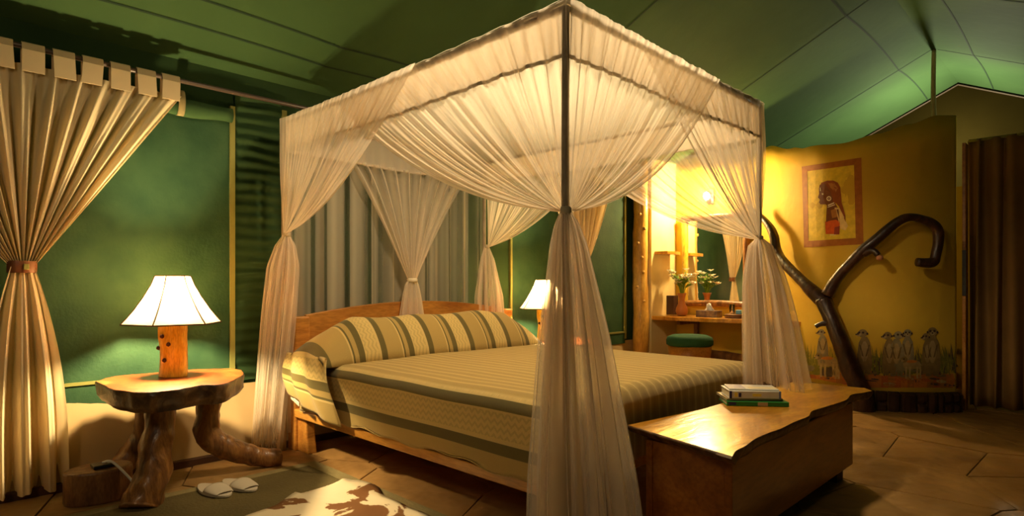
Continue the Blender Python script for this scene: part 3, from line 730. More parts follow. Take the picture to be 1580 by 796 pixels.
def vase(c):
    t = thing('flower_vase', 'waisted terracotta vase of white flowers on the vanity shelf', 'vase', c)
    prof = [(.030, 0), (.052, .01), (.066, .05), (.060, .09), (.040, .13), (.030, .17), (.036, .21), (.052, .25), (.048, .25), (.030, .21), (.02, .17)]
    mesh('vase_body', *lathegeo(c, prof, 24), M['terracotta'], t, smooth=True)
    r_ = random.Random(5)
    for k in range(24):
        a = r_.uniform(0, 2 * PI); sp = r_.uniform(.03, .18); h = r_.uniform(.10, .27)
        tip = (c[0] + math.cos(a) * sp, c[1] + math.sin(a) * sp * .55, c[2] + .24 + h)
        mid = (c[0] + math.cos(a) * sp * .35, c[1] + math.sin(a) * sp * .3, c[2] + .25 + h * .5)
        geos = [tubegeo([(c[0], c[1], c[2] + .18, .003), (*mid, .003), (*tip, .002)], seg=5, n=4)]
        st = mesh('flower_stem', *join(*geos), M['leaf'], t)
        lv = []
        for q in range(6):
            s_ = .3 + .13 * q; bx = Vector(mid).lerp(Vector(tip), max(0, s_ - .3)) if s_ > .3 else Vector(mid)
            la = r_.uniform(0, 2 * PI); d = Vector((math.cos(la), math.sin(la), .5)) * r_.uniform(.04, .065); sd = Vector((-math.sin(la), math.cos(la), 0)) * .011
            lv.append(([bx, bx + d * .5 + sd, bx + d, bx + d * .5 - sd], [(0, 1, 2, 3)]))
        mesh('leaf', *join(*lv), M['leaf'], st)
        if k % 8 == 7: continue
        fl = []
        for q in range(6):
            la = q * PI / 3 + r_.random(); d = Vector((math.cos(la), math.sin(la), .55)).normalized() * .050; sd = Vector((-math.sin(la), math.cos(la), 0)) * .019; T = Vector(tip)
            fl.append(([T, T + d * .55 + sd, T + d, T + d * .55 - sd], [(0, 1, 2, 3)]))
        mesh('blossom', *join(*fl), M['petal'], st)
    return t
vc = P(1052, 486, z=shelf_z)
vpos = P(1052, 400, y=4.40)
vase((vpos.x, 4.40, shelf_z))
q = P(1034, 400, y=4.56)
o = box('storage_box', (q.x - .06, 4.52, shelf_z), (q.x + .07, 4.62, shelf_z + .22), M['brownbox']); tag(o, 'dark brown upright box behind the terracotta vase', 'box')
q = P(1094, 400, y=4.36)
tb_ = thing('tissue_box', 'patterned tissue box with a white tissue standing up', 'box', (q.x, 4.36, shelf_z))
box('carton', (q.x - .12, 4.30, shelf_z), (q.x + .12, 4.42, shelf_z + .07), M['tissuebox'], tb_, .004)
r_ = random.Random(2)
V, Fc = grid(10, 6, lambda u, v: Vector((q.x + (u - .5) * .11 * (1 - .6 * v) + .008 * math.sin(u * 20), 4.36 + .02 * math.sin(u * 9 + v * 2) * (1 - v * .4), shelf_z + .068 + v * (.085 - .06 * abs(u - .5)))))
solid(mesh('tissue', V, Fc, M['tissue'], tb_, smooth=True), .003)
q = P(1134, 400, y=4.33)
cs = thing('coaster_stack', 'low round wooden dish with rope edge on the vanity shelf', 'dish', (q.x, 4.33, shelf_z))
for k in range(3): mesh('coaster', *lathegeo((q.x, 4.33, shelf_z + .001 + k * .014), [(.09, 0), (.10, .003), (.10, .010), (.09, .013)], 24), M['stump'], cs, smooth=True)
gl = thing('drinking_glass', 'clear glass standing on the round wooden dish', 'glass', (q.x - .035, 4.34, shelf_z + .043))
mesh('glass_body', *lathegeo((q.x - .035, 4.34, shelf_z + .043), [(.024, 0), (.030, .10), (.027, .10), (.021, .006)], 18), M['glass'], gl, smooth=True)
o = mesh('soap_packet', *boxgeo((q.x + .02, 4.30, shelf_z + .043), (q.x + .075, 4.35, shelf_z + .085)), M['blue']); bevel(o, .006); tag(o, 'small pale blue packet beside the glass', 'packet')

# stool
sc_ = P(1064, 520, z=.50); sx, sy = P(1064, 500, y=3.85).x, 3.85
st = thing('drum_stool', 'round log stool with a dark green cushion under the vanity shelf', 'stool', (sx, sy, 0))
V, Fc = lathegeo((sx, sy, 0.011), [(.19, 0), (.20, .05), (.205, .15), (.20, .30), (.21, .425)], 26)
V = [Vector((sx, sy, 0)) + (Vector(v) - Vector((sx, sy, 0))) * (1 + .03 * noise.noise(Vector(v) * 6)) if True else v for v in V]
V = [Vector((v.x, v.y, max(v.z, .011))) for v in V]
mesh('stool_body', V, Fc, M['pine'], st, smooth=True)
mesh('cushion', *lathegeo((sx, sy, .438), [(.205, 0), (.224, .012), (.226, .05), (.215, .085), (.17, .105), (.08, .112), (.01, .113)], 28), M['greencloth'], st, smooth=True)
# rough logs lying below the shelf
def logthing(name, label, pts, r, m='stump', grp=None, parent=None):
    t = tube(name, [(*p, r) for p in pts], M[m], lump=.2, seg=12); tag(t, label, 'log', grp); return t
lx = P(1125, 540, y=4.3).x
logthing('firewood_log', 'thick log lying on the floor under the vanity shelf', [(lx - .30, 4.33, .12), (lx, 4.30, .115), (lx + .34, 4.10, .12)], .105)
logthing('firewood_log', 'thinner crooked log resting on top of the thick log', [(lx - .26, 4.34, .295), (lx - .02, 4.32, .300), (lx + .28, 4.12, .295)], .058)
logthing('firewood_log', 'slim branch leaning up to the shelf beside the two logs', [(lx + .48, 3.96, .035), (lx + .46, 4.06, .3), (lx + .43, 4.15, .62)], .022)

# ------------------------------------------------------------------ BED
bed = thing('canopy_bed', 'honey pine bed with an arched headboard and four slim canopy poles', 'bed', (1.1, 0.95, 0))
hb0, hb1 = 0.06, 1.93
def hbtop(y):
    t = (y - hb0) / (hb1 - hb0); return 0.835 + 0.085 * math.sin(PI * min(max(t, 0), 1)) ** 0.9
n = 24
poly = [(hb0 + .07 + (hb1 - hb0 - .14) * k / n) for k in range(n + 1)]
V = [(x, y, z) for x in (-0.045, -0.005) for y in poly for z in (0.30, hbtop(y))]
Fc = []
m2_ = (n + 1) * 2
for k in range(n):
    a = 2 * k
    Fc += [(a, a + 1, a + 3, a + 2), (m2_ + a, m2_ + a + 2, m2_ + a + 3, m2_ + a + 1), (a + 1, m2_ + a + 1, m2_ + a + 3, a + 3), (a, a + 2, m2_ + a + 2, m2_ + a)]
Fc += [(0, m2_, m2_ + 1, 1), (2 * n, 2 * n + 1, m2_ + 2 * n + 1, m2_ + 2 * n)]
bevel(mesh('headboard', V, Fc, M['pine'], bed), .005)
box('headboard_post', (-.07, hb0 - .02, 0.011), (.03, hb0 + .08, .84), M['pine'], bed, .01)
box('headboard_post', (-.07, hb1 - .08, 0.011), (.03, hb1 + .02, .84), M['pine'], bed, .01)
# flared bracket of the head leg
V, Fc = prism([(0, 0), (0.16, 0), (.14, .10), (.13, .22), (.0, .22)], 0, .06)
V = [(v[0] + 0.0, hb0 + v[2], .011 + v[1]) for v in V]
bevel(mesh('leg', V, Fc, M['pine'], bed), .008)
RZ0, RZ1 = 0.225, 0.275
box('side_rail', (.03, 0.035, RZ0), (2.11, 0.075, RZ1), M['rail'], bed)
box('side_rail', (.03, 1.83, RZ0), (2.11, 1.87, RZ1), M['rail'], bed)
box('foot_rail', (2.07, 0.075, RZ0), (2.11, 1.83, RZ1), M['rail'], bed)
for y in (.10, 1.72): box('leg', (1.98, y, .011), (2.07, y + .09, RZ0), M['pine'], bed)
box('slat_deck', (.03, .075, RZ0 + .02), (2.07, 1.83, RZ1 - .005), M['pine'], bed, 0)
CX, CYW, ZT = 2.21, 1.69, 2.05
corners = {'L': (0, 0), 'N': (CX, 0), 'R': (CX, CYW), 'B': (0, CYW)}
for k_, (x, y) in corners.items():
    xx = x - .035 if k_ in 'LB' else x
    tube('canopy_pole', [(xx, y, .011, .015), (xx + .004, y, .7, .0145), (xx - .003, y, 1.4, .014), (xx, y, ZT - .02, .014)], M['pole'], bed, lump=.06, seg=12)
for a, b in (('L', 'N'), ('N', 'R'), ('R', 'B'), ('B', 'L')):
    A, B = corners[a], corners[b]; ax = A[0] - (.035 if a in 'LB' else 0); bx_ = B[0] - (.035 if b in 'LB' else 0)
    mesh('canopy_rail', *rodgeo((ax, A[1], ZT - .022), (bx_, B[1], ZT - .022), .010), M['pole'], bed, smooth=True)

# mattress
mt = thing('mattress', 'thick mattress hidden under the striped bedspread', 'mattress', (1.05, .95, RZ1))
box('mattress_body', (.06, .09, RZ1 - .004), (2.08, 1.82, .545), M['white'], mt, .05)

# bedspread
TZ = 0.575; R0 = 0.055
def across(s):      # s in 0..1 -> (y, drop, arc)
    Ltop = 1.90 - 0.02; drop = 0.29; tot = drop * 2 + Ltop
    a = s * tot; rr = .07
    if a < drop: return 0.035 + .006 * math.sin(a * 9), drop - a, a
    if a > drop + Ltop: return 1.90, a - drop - Ltop, a
    return 0.035 + (a - drop) * (1.865 / Ltop), 0.0, a
def softdrop(d): return d
def bsp(s, t):
    y, dA, arc = across(s)
    Lx = 1.98; drop = .29; b = t * (Lx + drop)
    if b < Lx: x, dB = 0.14 + b, 0
    else: x, dB = 0.14 + Lx, b - Lx
    # rounded shoulders
    z = TZ
    eA = min(y - .035, 1.90 - y); eB = 2.12 - x
    rr = .075
    for e in (eA, eB):
        if e < rr: z -= rr - math.sqrt(max(rr * rr - (rr - max(e, 0)) ** 2, 0))
    z -= max(dA, dB)
    z = max(z, 0.278 + .008 * math.sin(x * 9) + .006 * math.sin(x * 23 + 1))
    if z > .5: z += .006 * noise.noise(Vector((x * 3, y * 3, 0))) + .012 * math.sin(PI * s)
    if dA > 0 and y < 1: y += -.010 * math.sin(x * 7 + dA * 5) * dA / .29 - .012 * dA / .29
    if dB > 0: x += .012 * math.sin(y * 16 + dB * 5) * (dB / .29) + .015 * dB / .29
    return Vector((x, y, z))
NU, NV = 150, 110
V, Fc = grid(NU, NV, bsp)
uvs = []
for j in range(NV):
    for i in range(NU):
        s = i / (NU - 1); t = j / (NV - 1)
        a = across(s)[2]
        # the broad bands lie on the sides; the top carries narrow stripes
        aa = min(a, 2.46 - a)
        if aa < .33:
            ks = [(0, .84), (.11, .55), (.155, .43), (.165, .40), (.285, .11), (.33, .001)]
            for (p, q), (p2, q2) in zip(ks, ks[1:]):
                if p <= aa <= p2: v_ = q + (q2 - q) * (aa - p) / (p2 - p); break
        else: v_ = 10 + (a - .33) / .14
        uvs.append((t * 2.2, v_))
sp = mesh('bedspread', V, Fc, M['spread'], smooth=True, uvs=uvs)
ul = sp.data.uv_layers[0]
for p in sp.data.polygons:
    vs = [ul.data[li].uv.y for li in p.loop_indices]
    if max(vs) > 9.5 and min(vs) < 9:
        for li in p.loop_indices:
            if ul.data[li].uv.y < 9: ul.data[li].uv.y = 10.0 if min(q for q in vs if q > 9) < 12 else max(vs) + .1
solid(sp, .006, -1)
tag(sp, 'olive and cream striped woven bedspread with zigzag bands covering the bed', 'bedspread')

# bolster under its striped cover, with the cover's end hanging down the side
prof = []
def bolster(u, v):
    # v: along the bed's width (0 = hem hanging at near side), u: from head to foot
    L1 = 0.30
    a = v * 2.22
    if a < L1:
        z = .33 + (a / L1) * .30; y = -0.035 + 0.03 * (a / L1) - .03 * math.sin(PI * a / L1)
        q_ = 1 - a / L1; x0, x1 = 0.045 + .06 * q_, .50 + .19 * q_ + .015 * math.sin(a * 20)
        z += q_ * (.07 - .12 * u)
        h = 0.035; dirv = Vector((0, -1, 0.1))
        x = x0 + (x1 - x0) * u
        d = h * math.sin(PI * u) ** .6 + .012 * math.sin(u * 17 + a * 6)
        return Vector((x, y, z)) + dirv * d
    t = (a - L1) / (2.22 - L1)
    y = 0.0 + 1.83 * t
    env = min(1, (t / .16)) ** .55 * (min(1, (1 - t) / .14) ** .7 if t < 1 else 0)
    h = .045 + .215 * env
    zb = .60 - .05 * (1 - min(1, t / .10)) * 0
    zb = .575 + .055 * max(0, 1 - t / .08) * 0
    wd = .46 - .10 * (1 - (min(1, (1 - t) / .12)))
    x = .045 + wd * u + (.08 * (1 - min(1, (1 - t) / .12)))
    ph = u * PI
    prof_ = math.sin(ph) ** .62
    k = 1 + .05 * noise.noise(Vector((x * 5, y * 4, 1))) + .035 * math.sin(y * 11)
    yy = y - .035 * (1 - min(1, t / .08))
    return Vector((x, yy, zb + h * prof_ * k))
NU, NV = 34, 150
V, Fc = grid(NU, NV, bolster)
uvs = [(i / (NU - 1) * .62, (j / (NV - 1) * 2.22) / .37 + .60) for j in range(NV) for i in range(NU)]
bo = mesh('bolster_pillow', V, Fc, M['spread'], smooth=True, uvs=uvs)
tag(bo, 'plump striped bolster across the head of the bed, cover hanging over the near side', 'pillow')
solid(bo, .006, -1)
# white lining corner under the hanging cover
V, Fc = grid(10, 5, lambda u, v: Vector((.16 + .13 * u, -.048 - .012 * u, .388 - .026 * u - .024 * v)))
solid(mesh('lining', V, Fc, M['white'], bo, smooth=True), .004)

# ------------------------------------------------------------------ MOSQUITO NET
net = thing('mosquito_net', 'cream mosquito net hung on the canopy bed, gathered and tied at each pole', 'mosquito net', (1.1, .85, .0))
def hpos(name, A, B, inset, ztop, zbot, m, nfold, amp, dens=1.0):
    A = Vector((*A, 0)); B = Vector((*B, 0)); t = (B - A); ln = t.length; t.normalize(); nrm_ = Vector((t.y, -t.x, 0))
    def f(u, v):
        p = A.lerp(B, u) + nrm_ * (inset + amp * (.35 + .65 * v) * (math.sin(u * nfold) + .6 * math.sin(u * nfold * 2.37 + 1)) * .6)
        return Vector((p.x, p.y, ztop + (zbot - ztop) * v + .006 * math.sin(u * 9) * v + (.012 * abs(math.sin(u * nfold * .5)) if v == 0 else 0) - .012 * 4 * u * (1 - u) * (1 - v)))
    nu = int(ln * 120)
    V, Fc = grid(nu, 8, f)
    o = mesh(name, V, Fc, m, net, smooth=True, dens=[dens] * len(V))
    # tape along the lower edge
    V, Fc = grid(nu, 2, lambda u, v: f(u, 1) + nrm_ * .004 + Vector((0, 0, -.004 + .016 * v)))
    mesh('tape', V, Fc, M['tape'], o)
    return o
sides = [('L', 'N', 90), ('N', 'R', 110), ('R', 'B', 90), ('B', 'L', 60)]
for a, b, nf in sides: hpos('valance', corners[a], corners[b], 0.0, ZT, ZT - .20, M['netv'], nf, .009)
# piped top edge
for a, b, nf in sides:
    A, B = corners[a], corners[b]
    pts = []
    for k in range(41):
        t = k / 40; pts.append((A[0] + (B[0] - A[0]) * t, A[1] + (B[1] - A[1]) * t, ZT + .002 - .010 * 4 * t * (1 - t) + .003 * math.sin(k * 2.1), .010))
    tube('top_piping', pts, M['tapelight'], net, seg=6, smooth=False)
V, Fc = grid(14, 14, lambda u, v: Vector((CX * u, CYW * v, ZT - .01 - .06 * math.sin(PI * u) * math.sin(PI * v))))
mesh('top_sheet', V, Fc, M['netroof'], net, smooth=True, dens=[1.0] * len(V))

def swag(corner, dirv, out, wtop, zt, cfrac, nf, seed, amp=.013, off=0.0, m='net', ztop=ZT):
    """strings of cloth from the top edge, each sagging to the tie at the pole"""
    C0 = Vector((*corner, 0)); dv = Vector((*dirv, 0)); ov = Vector((*out, 0))
    r_ = random.Random(seed); ph = [r_.uniform(0, 6) for _ in range(4)]
    NU, NV = 150, 44
    def f(u, v):
        P0 = (wtop * u, ztop - .012 * math.sin(PI * min(1, u * wtop / 2.0)))
        Cp = (wtop * cfrac * u, (zt + ztop) / 2 * (1 - u) + (zt + .07) * u)
        P2 = (.012 + .018 * u, zt + .004 * math.sin(u * 40))
        a, b, c = (1 - v) ** 2, 2 * v * (1 - v), v * v
        s = a * P0[0] + b * Cp[0] + c * P2[0] - .016 * (1 - u); z = a * P0[1] + b * Cp[1] + c * P2[1]
        env = (.22 + .78 * math.sin(PI * min(1, v * 1.1))) * (1 - .5 * v)
        fold = 2.0 * noise.noise(Vector((u * nf * .32, v * .8, seed * 3.1))) + 1.1 * noise.noise(Vector((u * nf * .8, v * 1.5, seed * 7.7))) + .4 * math.sin(u * nf * .30 + ph[3])
        d = amp * env * fold
        edge = .03 * u * math.sin(PI * v)
        p = C0 + dv * s + ov * (off * (1 - v * .5) + d + edge * .4)
        return Vector((p.x, p.y, z + .25 * d))
    V, Fc = grid(NU, NV, f)
    dn = []
    for j in range(NV):
        v = j / (NV - 1)
        for i in range(NU):
            u = i / (NU - 1)
            hem = 1.6 if u > .985 else 1.0
            dn.append((.85 + 1.3 * v ** 1.6) * (1 + (.5 + .5 * v) * noise.noise(Vector((u * nf * .55, v * .6, seed))) * 1.3 + .35 * noise.noise(Vector((u * nf * 1.6, v, seed + 9)))) * hem)
    return mesh('swag_panel', V, Fc, M[m], net, smooth=True, dens=dn)
TN, TL, TR, TB = 1.30, 1.345, 1.295, 1.35
Lc, Nc, Rc, Bc = (0, 0), (CX, 0), (CX, CYW), (0, CYW)
swag(Lc, (1, 0), (0, -1), 1.36, TL, .50, 95, 1, off=.035)
swag(Nc, (-1, 0), (0, -1), 1.62, TN, .44, 110, 2, off=.014)
swag(Nc, (0, 1), (1, 0), 1.14, TN, .50, 90, 3, off=.035)
swag(Rc, (0, -1), (1, 0), 1.25, TR, .44, 90, 4, off=.014)
swag(Bc, (1, 0), (0, 1), 1.25, TB, .46, 90, 5, off=.014)
swag(Rc, (-1, 0), (0, 1), 1.45, TR, .46, 90, 6, off=.03)

def tail(corner, zt, prof, shift, nf, seed, m='nettail', zb=.02, asp=.75):
    """cloth falling below a tie: prof = [(drop fraction, half width)], shift = horizontal drift at the hem"""
    r_ = random.Random(seed); ph = r_.uniform(0, 6); ph2 = r_.uniform(0, 6)
    C0 = Vector((*corner, 0)); sh = Vector((*shift, 0))
    rt = Vector((CA, SA, 0)); fw = Vector((-SA, CA, 0))
    def R(v):
        for (a, ra), (b, rb) in zip(prof, prof[1:]):
            if a <= v <= b:
                t = (v - a) / (b - a); return ra + (rb - ra) * t
        return prof[-1][1]
    def f(u, v):
        th = 2 * PI * u
        v2 = v ** 1.15
        k = 1 + (.20 * math.sin(nf * th + ph + .5 * math.sin(2 * v + th)) + .13 * math.sin(nf * 2.0 * th + ph2)) * min(1, .35 + v * 1.6)
        r = R(v2) * k
        p = C0 + sh * (v2 ** .9) + rt * (math.cos(th) * r) + fw * (math.sin(th) * r * asp)
        return Vector((p.x, p.y, zt + (zb - zt) * v2 + (.018 * math.sin(3 * th + ph) if v > .97 else 0)))
    NU, NV = 240, 40
    V, Fc = grid(NU, NV, f, closed_u=True)
    dn = [(.72 + 1.5 * (1 - j / (NV - 1)) ** 2.5) * (1 + .55 * math.sin(2 * PI * i / NU * nf * 1.0 + ph2) + .9 * noise.noise(Vector((math.cos(2 * PI * i / NU) * 5, math.sin(2 * PI * i / NU) * 5, j * .03 + seed)))) for j in range(NV) for i in range(NU)]
    return mesh('net_tail', V, Fc, M[m], net, smooth=True, dens=dn)
tl = tail(Nc, TN, [(0, .018), (.04, .042), (.10, .060), (.28, .090), (.45, .115), (.75, .155), (1, .175)], (.065, .055), 13, 1)
tail(Nc, TN, [(0, .012), (.05, .03), (.2, .05), (.5, .08), (1, .10)], (.02, .02), 9, 11)
tail((0, 0), TL, [(0, .018), (.05, .055), (.15, .085), (.5, .085), (1, .075)], (-.06, -.10), 11, 2, zb=.03)
tail((0, 0), TL, [(0, .012), (.05, .03), (.3, .06), (1, .06)], (-.05, -.10), 7, 12, zb=.08)
tail(Rc, TR, [(0, .018), (.05, .06), (.25, .095), (.6, .125), (1, .15)], (.07, .05), 13, 3, zb=.475)
tail(Rc, TR, [(0, .012), (.05, .05), (.3, .09), (1, .11)], (.03, .03), 8, 13, zb=.49)
tail((-.01, CYW), TB, [(0, .018), (.08, .05), (.3, .09), (1, .10)], (.06, .02), 10, 4)
def tie(c, z, parent, r=.022, m='tapelight'):
    V, Fc = lathegeo((c[0], c[1], z - .014), [(r, 0), (r * 1.15, .006), (r * 1.15, .022), (r, .028)], 16)
    return mesh('tie_band', V, Fc, M[m], parent, smooth=True)
for c, z in ((Nc, TN), ((0.01, 0), TL), (Rc, TR), ((-.005, CYW), TB)): tie(c, z, net, .018, 'tape')
# head end: a long pleated sheer and a gathered centre panel
def back(u, v):
    y = CYW * u + .012 * math.sin(u * 60)
    return Vector((-.045 + .02 * math.sin(u * 74 + 1.6 * math.sin(u * 9)) * (.5 + .5 * v), y, ZT - .19 + (.12 - (ZT - .19)) * v))
V, Fc = grid(320, 10, back)
pd = [max(0.25, 1.3 + 3.4 * noise.noise(Vector((i / 319 * 21, 0, 4.2))) + 1.5 * noise.noise(Vector((i / 319 * 55, 0, 1.2)))) for i in range(320)]
mesh('back_sheer', V, Fc, M['netback'], net, smooth=True, dens=[pd[i] for j in range(10) for i in range(320)])
def vpan(u, v):
    s = 2 * u - 1; y0 = .95 + s * .53; yt = .913 + s * .035
    y = y0 + (yt - y0) * (v ** .85); z = (ZT - .19) + (1.07 - ZT + .19) * v - .05 * (1 - s * s) * 0
    z = z + (1 - s * s) * 0
    return Vector((.0 + .02 * math.sin(u * 62 + math.sin(u * 9)) * (1 - .5 * v) + .04 * v, y, z))
V, Fc = grid(160, 24, vpan)
mesh('centre_swag', V, Fc, M['net'], net, smooth=True, dens=[(.75 + 1.2 * (j / 23) ** 1.5) * (1 + .4 * math.sin(i * .7)) for j in range(24) for i in range(160)])
tie((.04, .913), 1.07, net, .034)
def ct(u, v):
    th = 2 * PI * u; r = (.034 + .07 * v ** .6) * (1 + .18 * math.sin(9 * th))
    return Vector((.04 + math.cos(th) * r * .4, .913 + math.sin(th) * r, 1.07 - .36 * v))
V, Fc = grid(80, 12, ct, True); mesh('net_tail', V, Fc, M['net'], net, smooth=True, dens=[1.2] * len(V))

# ------------------------------------------------------------------ TAB-TOP CURTAINS
def tab_curtain(name, label, y0, y1, tie_y, tie_z, xw, rz, ntab, nf, wid_b, drift, sag=.15, seed=0):
    t = thing(name, label, 'curtain', (xw, tie_y, 0), None)
    ztop = rz - .085
    r_ = random.Random(seed); ph = [r_.uniform(0, 6) for _ in range(4)]
    NU, NV = 210, 60
    def f(u, v):
        y0_ = y0 + (y1 - y0) * u; s = 2 * u - 1
        yt = tie_y + s * .045
        a, b, c = (1 - v) ** 2, 2 * v * (1 - v), v * v
        cyy = tie_y + (y0_ - tie_y) * .42
        y = a * y0_ + b * cyy + c * yt
        zc = ztop + (tie_z - ztop) * .62
        z = a * ztop + b * zc + c * tie_z
        env = (.22 + .78 * min(1, v * 5) ** .7) * (1 - .62 * v ** 2)
        fold = math.sin(u * nf + ph[0] + .9 * math.sin(u * 8 + ph[1])) + .4 * math.sin(u * nf * 2.2 + ph[2] + 3 * v)
        return Vector((xw + .034 * env * fold + .05 * v * (1 - v) * 2, y, z))
    o = mesh('curtain_panel', *grid(NU, NV, f), M['cotton'], t, smooth=True)
    def f2(u, v):
        s = 2 * u - 1; r = .045 + (wid_b - .045) * (1 - (1 - min(1, v * 1.15)) ** 2.2)
        y = tie_y + s * r + drift * v
        x = xw + .02 + (.03 + .03 * v) * (math.sin(u * 25 + ph[3] + .9 * math.sin(u * 6)) + .25 * math.sin(u * 61)) * min(1, .25 + 2 * v)
        return Vector((x, y, tie_z + (.045 - tie_z) * v + .01 * math.sin(u * 13) * v))
    mesh('curtain_tail', *grid(150, 30, f2), M['cotton'], t, smooth=True)
    # tie-back
    V, Fc = [], []
    NN = 24
    for k in range(NN):
        th = 2 * PI * k / NN
        for dz, q in ((-.028, .97), (-.02, 1.0), (.02, 1.0), (.028, .97)): V.append((xw + math.cos(th) * .042 * q + .0, tie_y + math.sin(th) * .058 * q, tie_z + dz))
    for k in range(NN):
        for q in range(3): a = k * 4 + q; b = ((k + 1) % NN) * 4 + q; Fc.append((a, b, b + 1, a + 1))
    tbk = mesh('tie_back', V, Fc, M['leather'], t, smooth=True)
    box('buckle', (xw + .040, tie_y + .0, tie_z - .014), (xw + .05, tie_y + .022, tie_z + .014), M['trim'], tbk, .003)
    for k in range(ntab):
        yc = y0 + (y1 - y0) * (k + .5) / ntab; wd = .044 if ntab > 7 else .042; lean = r_.uniform(-.008, .008)
        pr = [(-.026, -.09), (-.024, -.02), (-.016, .012), (0, .020), (.016, .012), (.024, -.02), (.030, -.125)]
        V = [(xw + a, yc + sgn * wd + lean * (b < -.1), rz + b) for a, b in pr for sgn in (-1, 1)]
        Fc = [(2 * q, 2 * q + 1, 2 * q + 3, 2 * q + 2) for q in range(len(pr) - 1)]
        solid(mesh('tab', V, Fc, M['cotton'], t), .003)
    return t
xw = -.095
rz = P(290, 127, x=xw).z
yR = P(281, 200, x=xw).y
tab_curtain('tab_curtain', 'cream tab-top curtain tied with a leather band beside the slab table', -2.12, yR, P(34, 412, x=xw).y, 1.12, xw, rz, 13, 92, .165, .01, seed=1)
yc2 = P(893, 400, x=xw).y
tab_curtain('tab_curtain', 'cream curtain tied back behind the front pole of the bed, past the second lamp', yc2 - .50, yc2 + .50, yc2, 1.12, xw, rz, 6, 52, .12, 0, seed=2)
# rods
for ya_, yb_, lab in ((-2.5, 1.02, 'dark curtain rod above the round slab table window'), (1.75, 3.95, 'dark curtain rod above the window near the log post')):
    r = thing('curtain_rod', lab, 'curtain rod', (xw, ya_, rz))
    mesh('rod', *rodgeo((xw, ya_, rz), (xw, yb_, rz), .013), M['rod'], r, smooth=True)
    for yy in (ya_ + .06, yb_ - .06, ):
        mesh('bracket', *boxgeo((XL, yy - .012, rz - .012), (xw + .004, yy + .012, rz + .012)), M['rod'], r)
    for e in (ya_, yb_): mesh('finial', *lathegeo((xw, e, rz - .02), [(.006, 0), (.02, .01), (.024, .02), (.02, .03), (.006, .04)], 12), M['rod'], r, smooth=True)
# rolled window flap with its strap
fy1 = P(354, 170, x=XL).y
fz = P(300, 168, x=XL + .05).z
V, Fc = grid(16, 40, lambda u, v: Vector((XL + .038 + (.030 + .004 * math.sin(v * 22)) * math.cos(2 * PI * u), -1.9 + (fy1 + 1.9) * v, fz + .035 * (math.sin(v * 7) * .25) + (.046 + .006 * math.sin(v * 31)) * math.sin(2 * PI * u))), True)
Fc.append(tuple(range(15, -1, -1))); Fc.append(tuple(39 * 16 + k for k in range(16)))
fl = thing('window_flap', 'green canvas window flap rolled up under the curtain rod', 'canvas flap', (XL + .07, -.6, fz))
mesh('rolled_canvas', V, Fc, M['canvas'], fl, smooth=True)
sy_ = P(283, 150, x=XL + .1).y
V, Fc = grid(20, 2, lambda u, v: Vector((XL + .042 + .040 * math.cos(2 * PI * u), sy_ + (v - .5) * .035, fz + .02 + .072 * math.sin(2 * PI * u))), True)
solid(mesh('strap', V, Fc, M['mat_border'], fl, smooth=True), .004)

# ------------------------------------------------------------------ BEDSIDE TABLES AND LAMPS
TTZ = 0.565
def table_outline(n=48):
    c = (0.22, -0.66); out = []
    pts = [P(150, 588, z=TTZ), P(175, 600, z=TTZ), P(215, 605, z=TTZ), P(265, 602, z=TTZ), P(310, 594, z=TTZ), P(345, 592, z=TTZ), P(374, 578, z=TTZ), P(368, 570, z=TTZ), P(330, 569, z=TTZ), P(270, 567, z=TTZ), P(215, 569, z=TTZ), P(165, 575, z=TTZ)]
    pts = [(max(p.x, -.05), p.y) for p in pts]
    sm = smoothpath([(a, b, 0, 0) for a, b in pts + [pts[0]]], 5)[:-1]
    r_ = random.Random(4)
    return [(p.x + r_.uniform(-.005, .005), p.y + r_.uniform(-.005, .005)) for p in sm]
ol = table_outline()
tc_ = Vector((sum(p[0] for p in ol) / len(ol), sum(p[1] for p in ol) / len(ol), 0))
table = thing('slab_table', 'low table of a reddish wood slab on twisted root legs, nearest the cream curtain', 'table', (tc_.x, tc_.y, 0), 'live-edge bedside tables')
def slab(name, outline, z0, z1, parent, mtop, medge, rag=.01, seed=1):
    r_ = random.Random(seed); n = len(outline); c = Vector((sum(p[0] for p in outline) / n, sum(p[1] for p in outline) / n, 0))
    V = []; rows = [(1.0, z1), (1.012, z1 - .006), (1.0, z0 + (z1 - z0) * .6), (.985, z0 + (z1 - z0) * .3), (.95, z0)]
    for ri, (k, z) in enumerate(rows):
        for i, p in enumerate(outline):
            d = Vector((p[0], p[1], 0)) - c; kk = k + (rag * noise.noise(Vector((i * .45, ri * .9, seed))) * 2 if ri else 0)
            V.append(Vector((c.x + d.x * kk, c.y + d.y * kk, z + (rag * .4 * noise.noise(Vector((i * .7, ri, 5))) if ri in (2, 3) else 0))))
    Fc, mi = [], []
    Fc.append(tuple(range(n))); mi.append(0)
    for ri in range(len(rows) - 1):
        for i in range(n): Fc.append((ri * n + i, (ri + 1) * n + i, (ri + 1) * n + (i + 1) % n, ri * n + (i + 1) % n)); mi.append(1)
    b = (len(rows) - 1) * n
    Fc.append(tuple(b + n - 1 - i for i in range(n))); mi.append(1)
    area = sum(outline[i][0] * outline[(i + 1) % n][1] - outline[(i + 1) % n][0] * outline[i][1] for i in range(n))
    if area < 0: Fc = [tuple(reversed(q)) for q in Fc]
    o = mesh(name, V, Fc, [mtop, medge], parent, midx=mi)
    for p in o.data.polygons: p.use_smooth = p.material_index == 1 and abs(p.normal.z) < .9
    return o
slab('table_slab', ol, TTZ - .095, TTZ, table, M['tabletop'], M['bark'], .022, 3)
def q3(px, py, x, r): p = P(px, py, x=x); return (p.x, p.y, p.z, r)
def zfix(t, z): return (t[0], t[1], z, t[3])
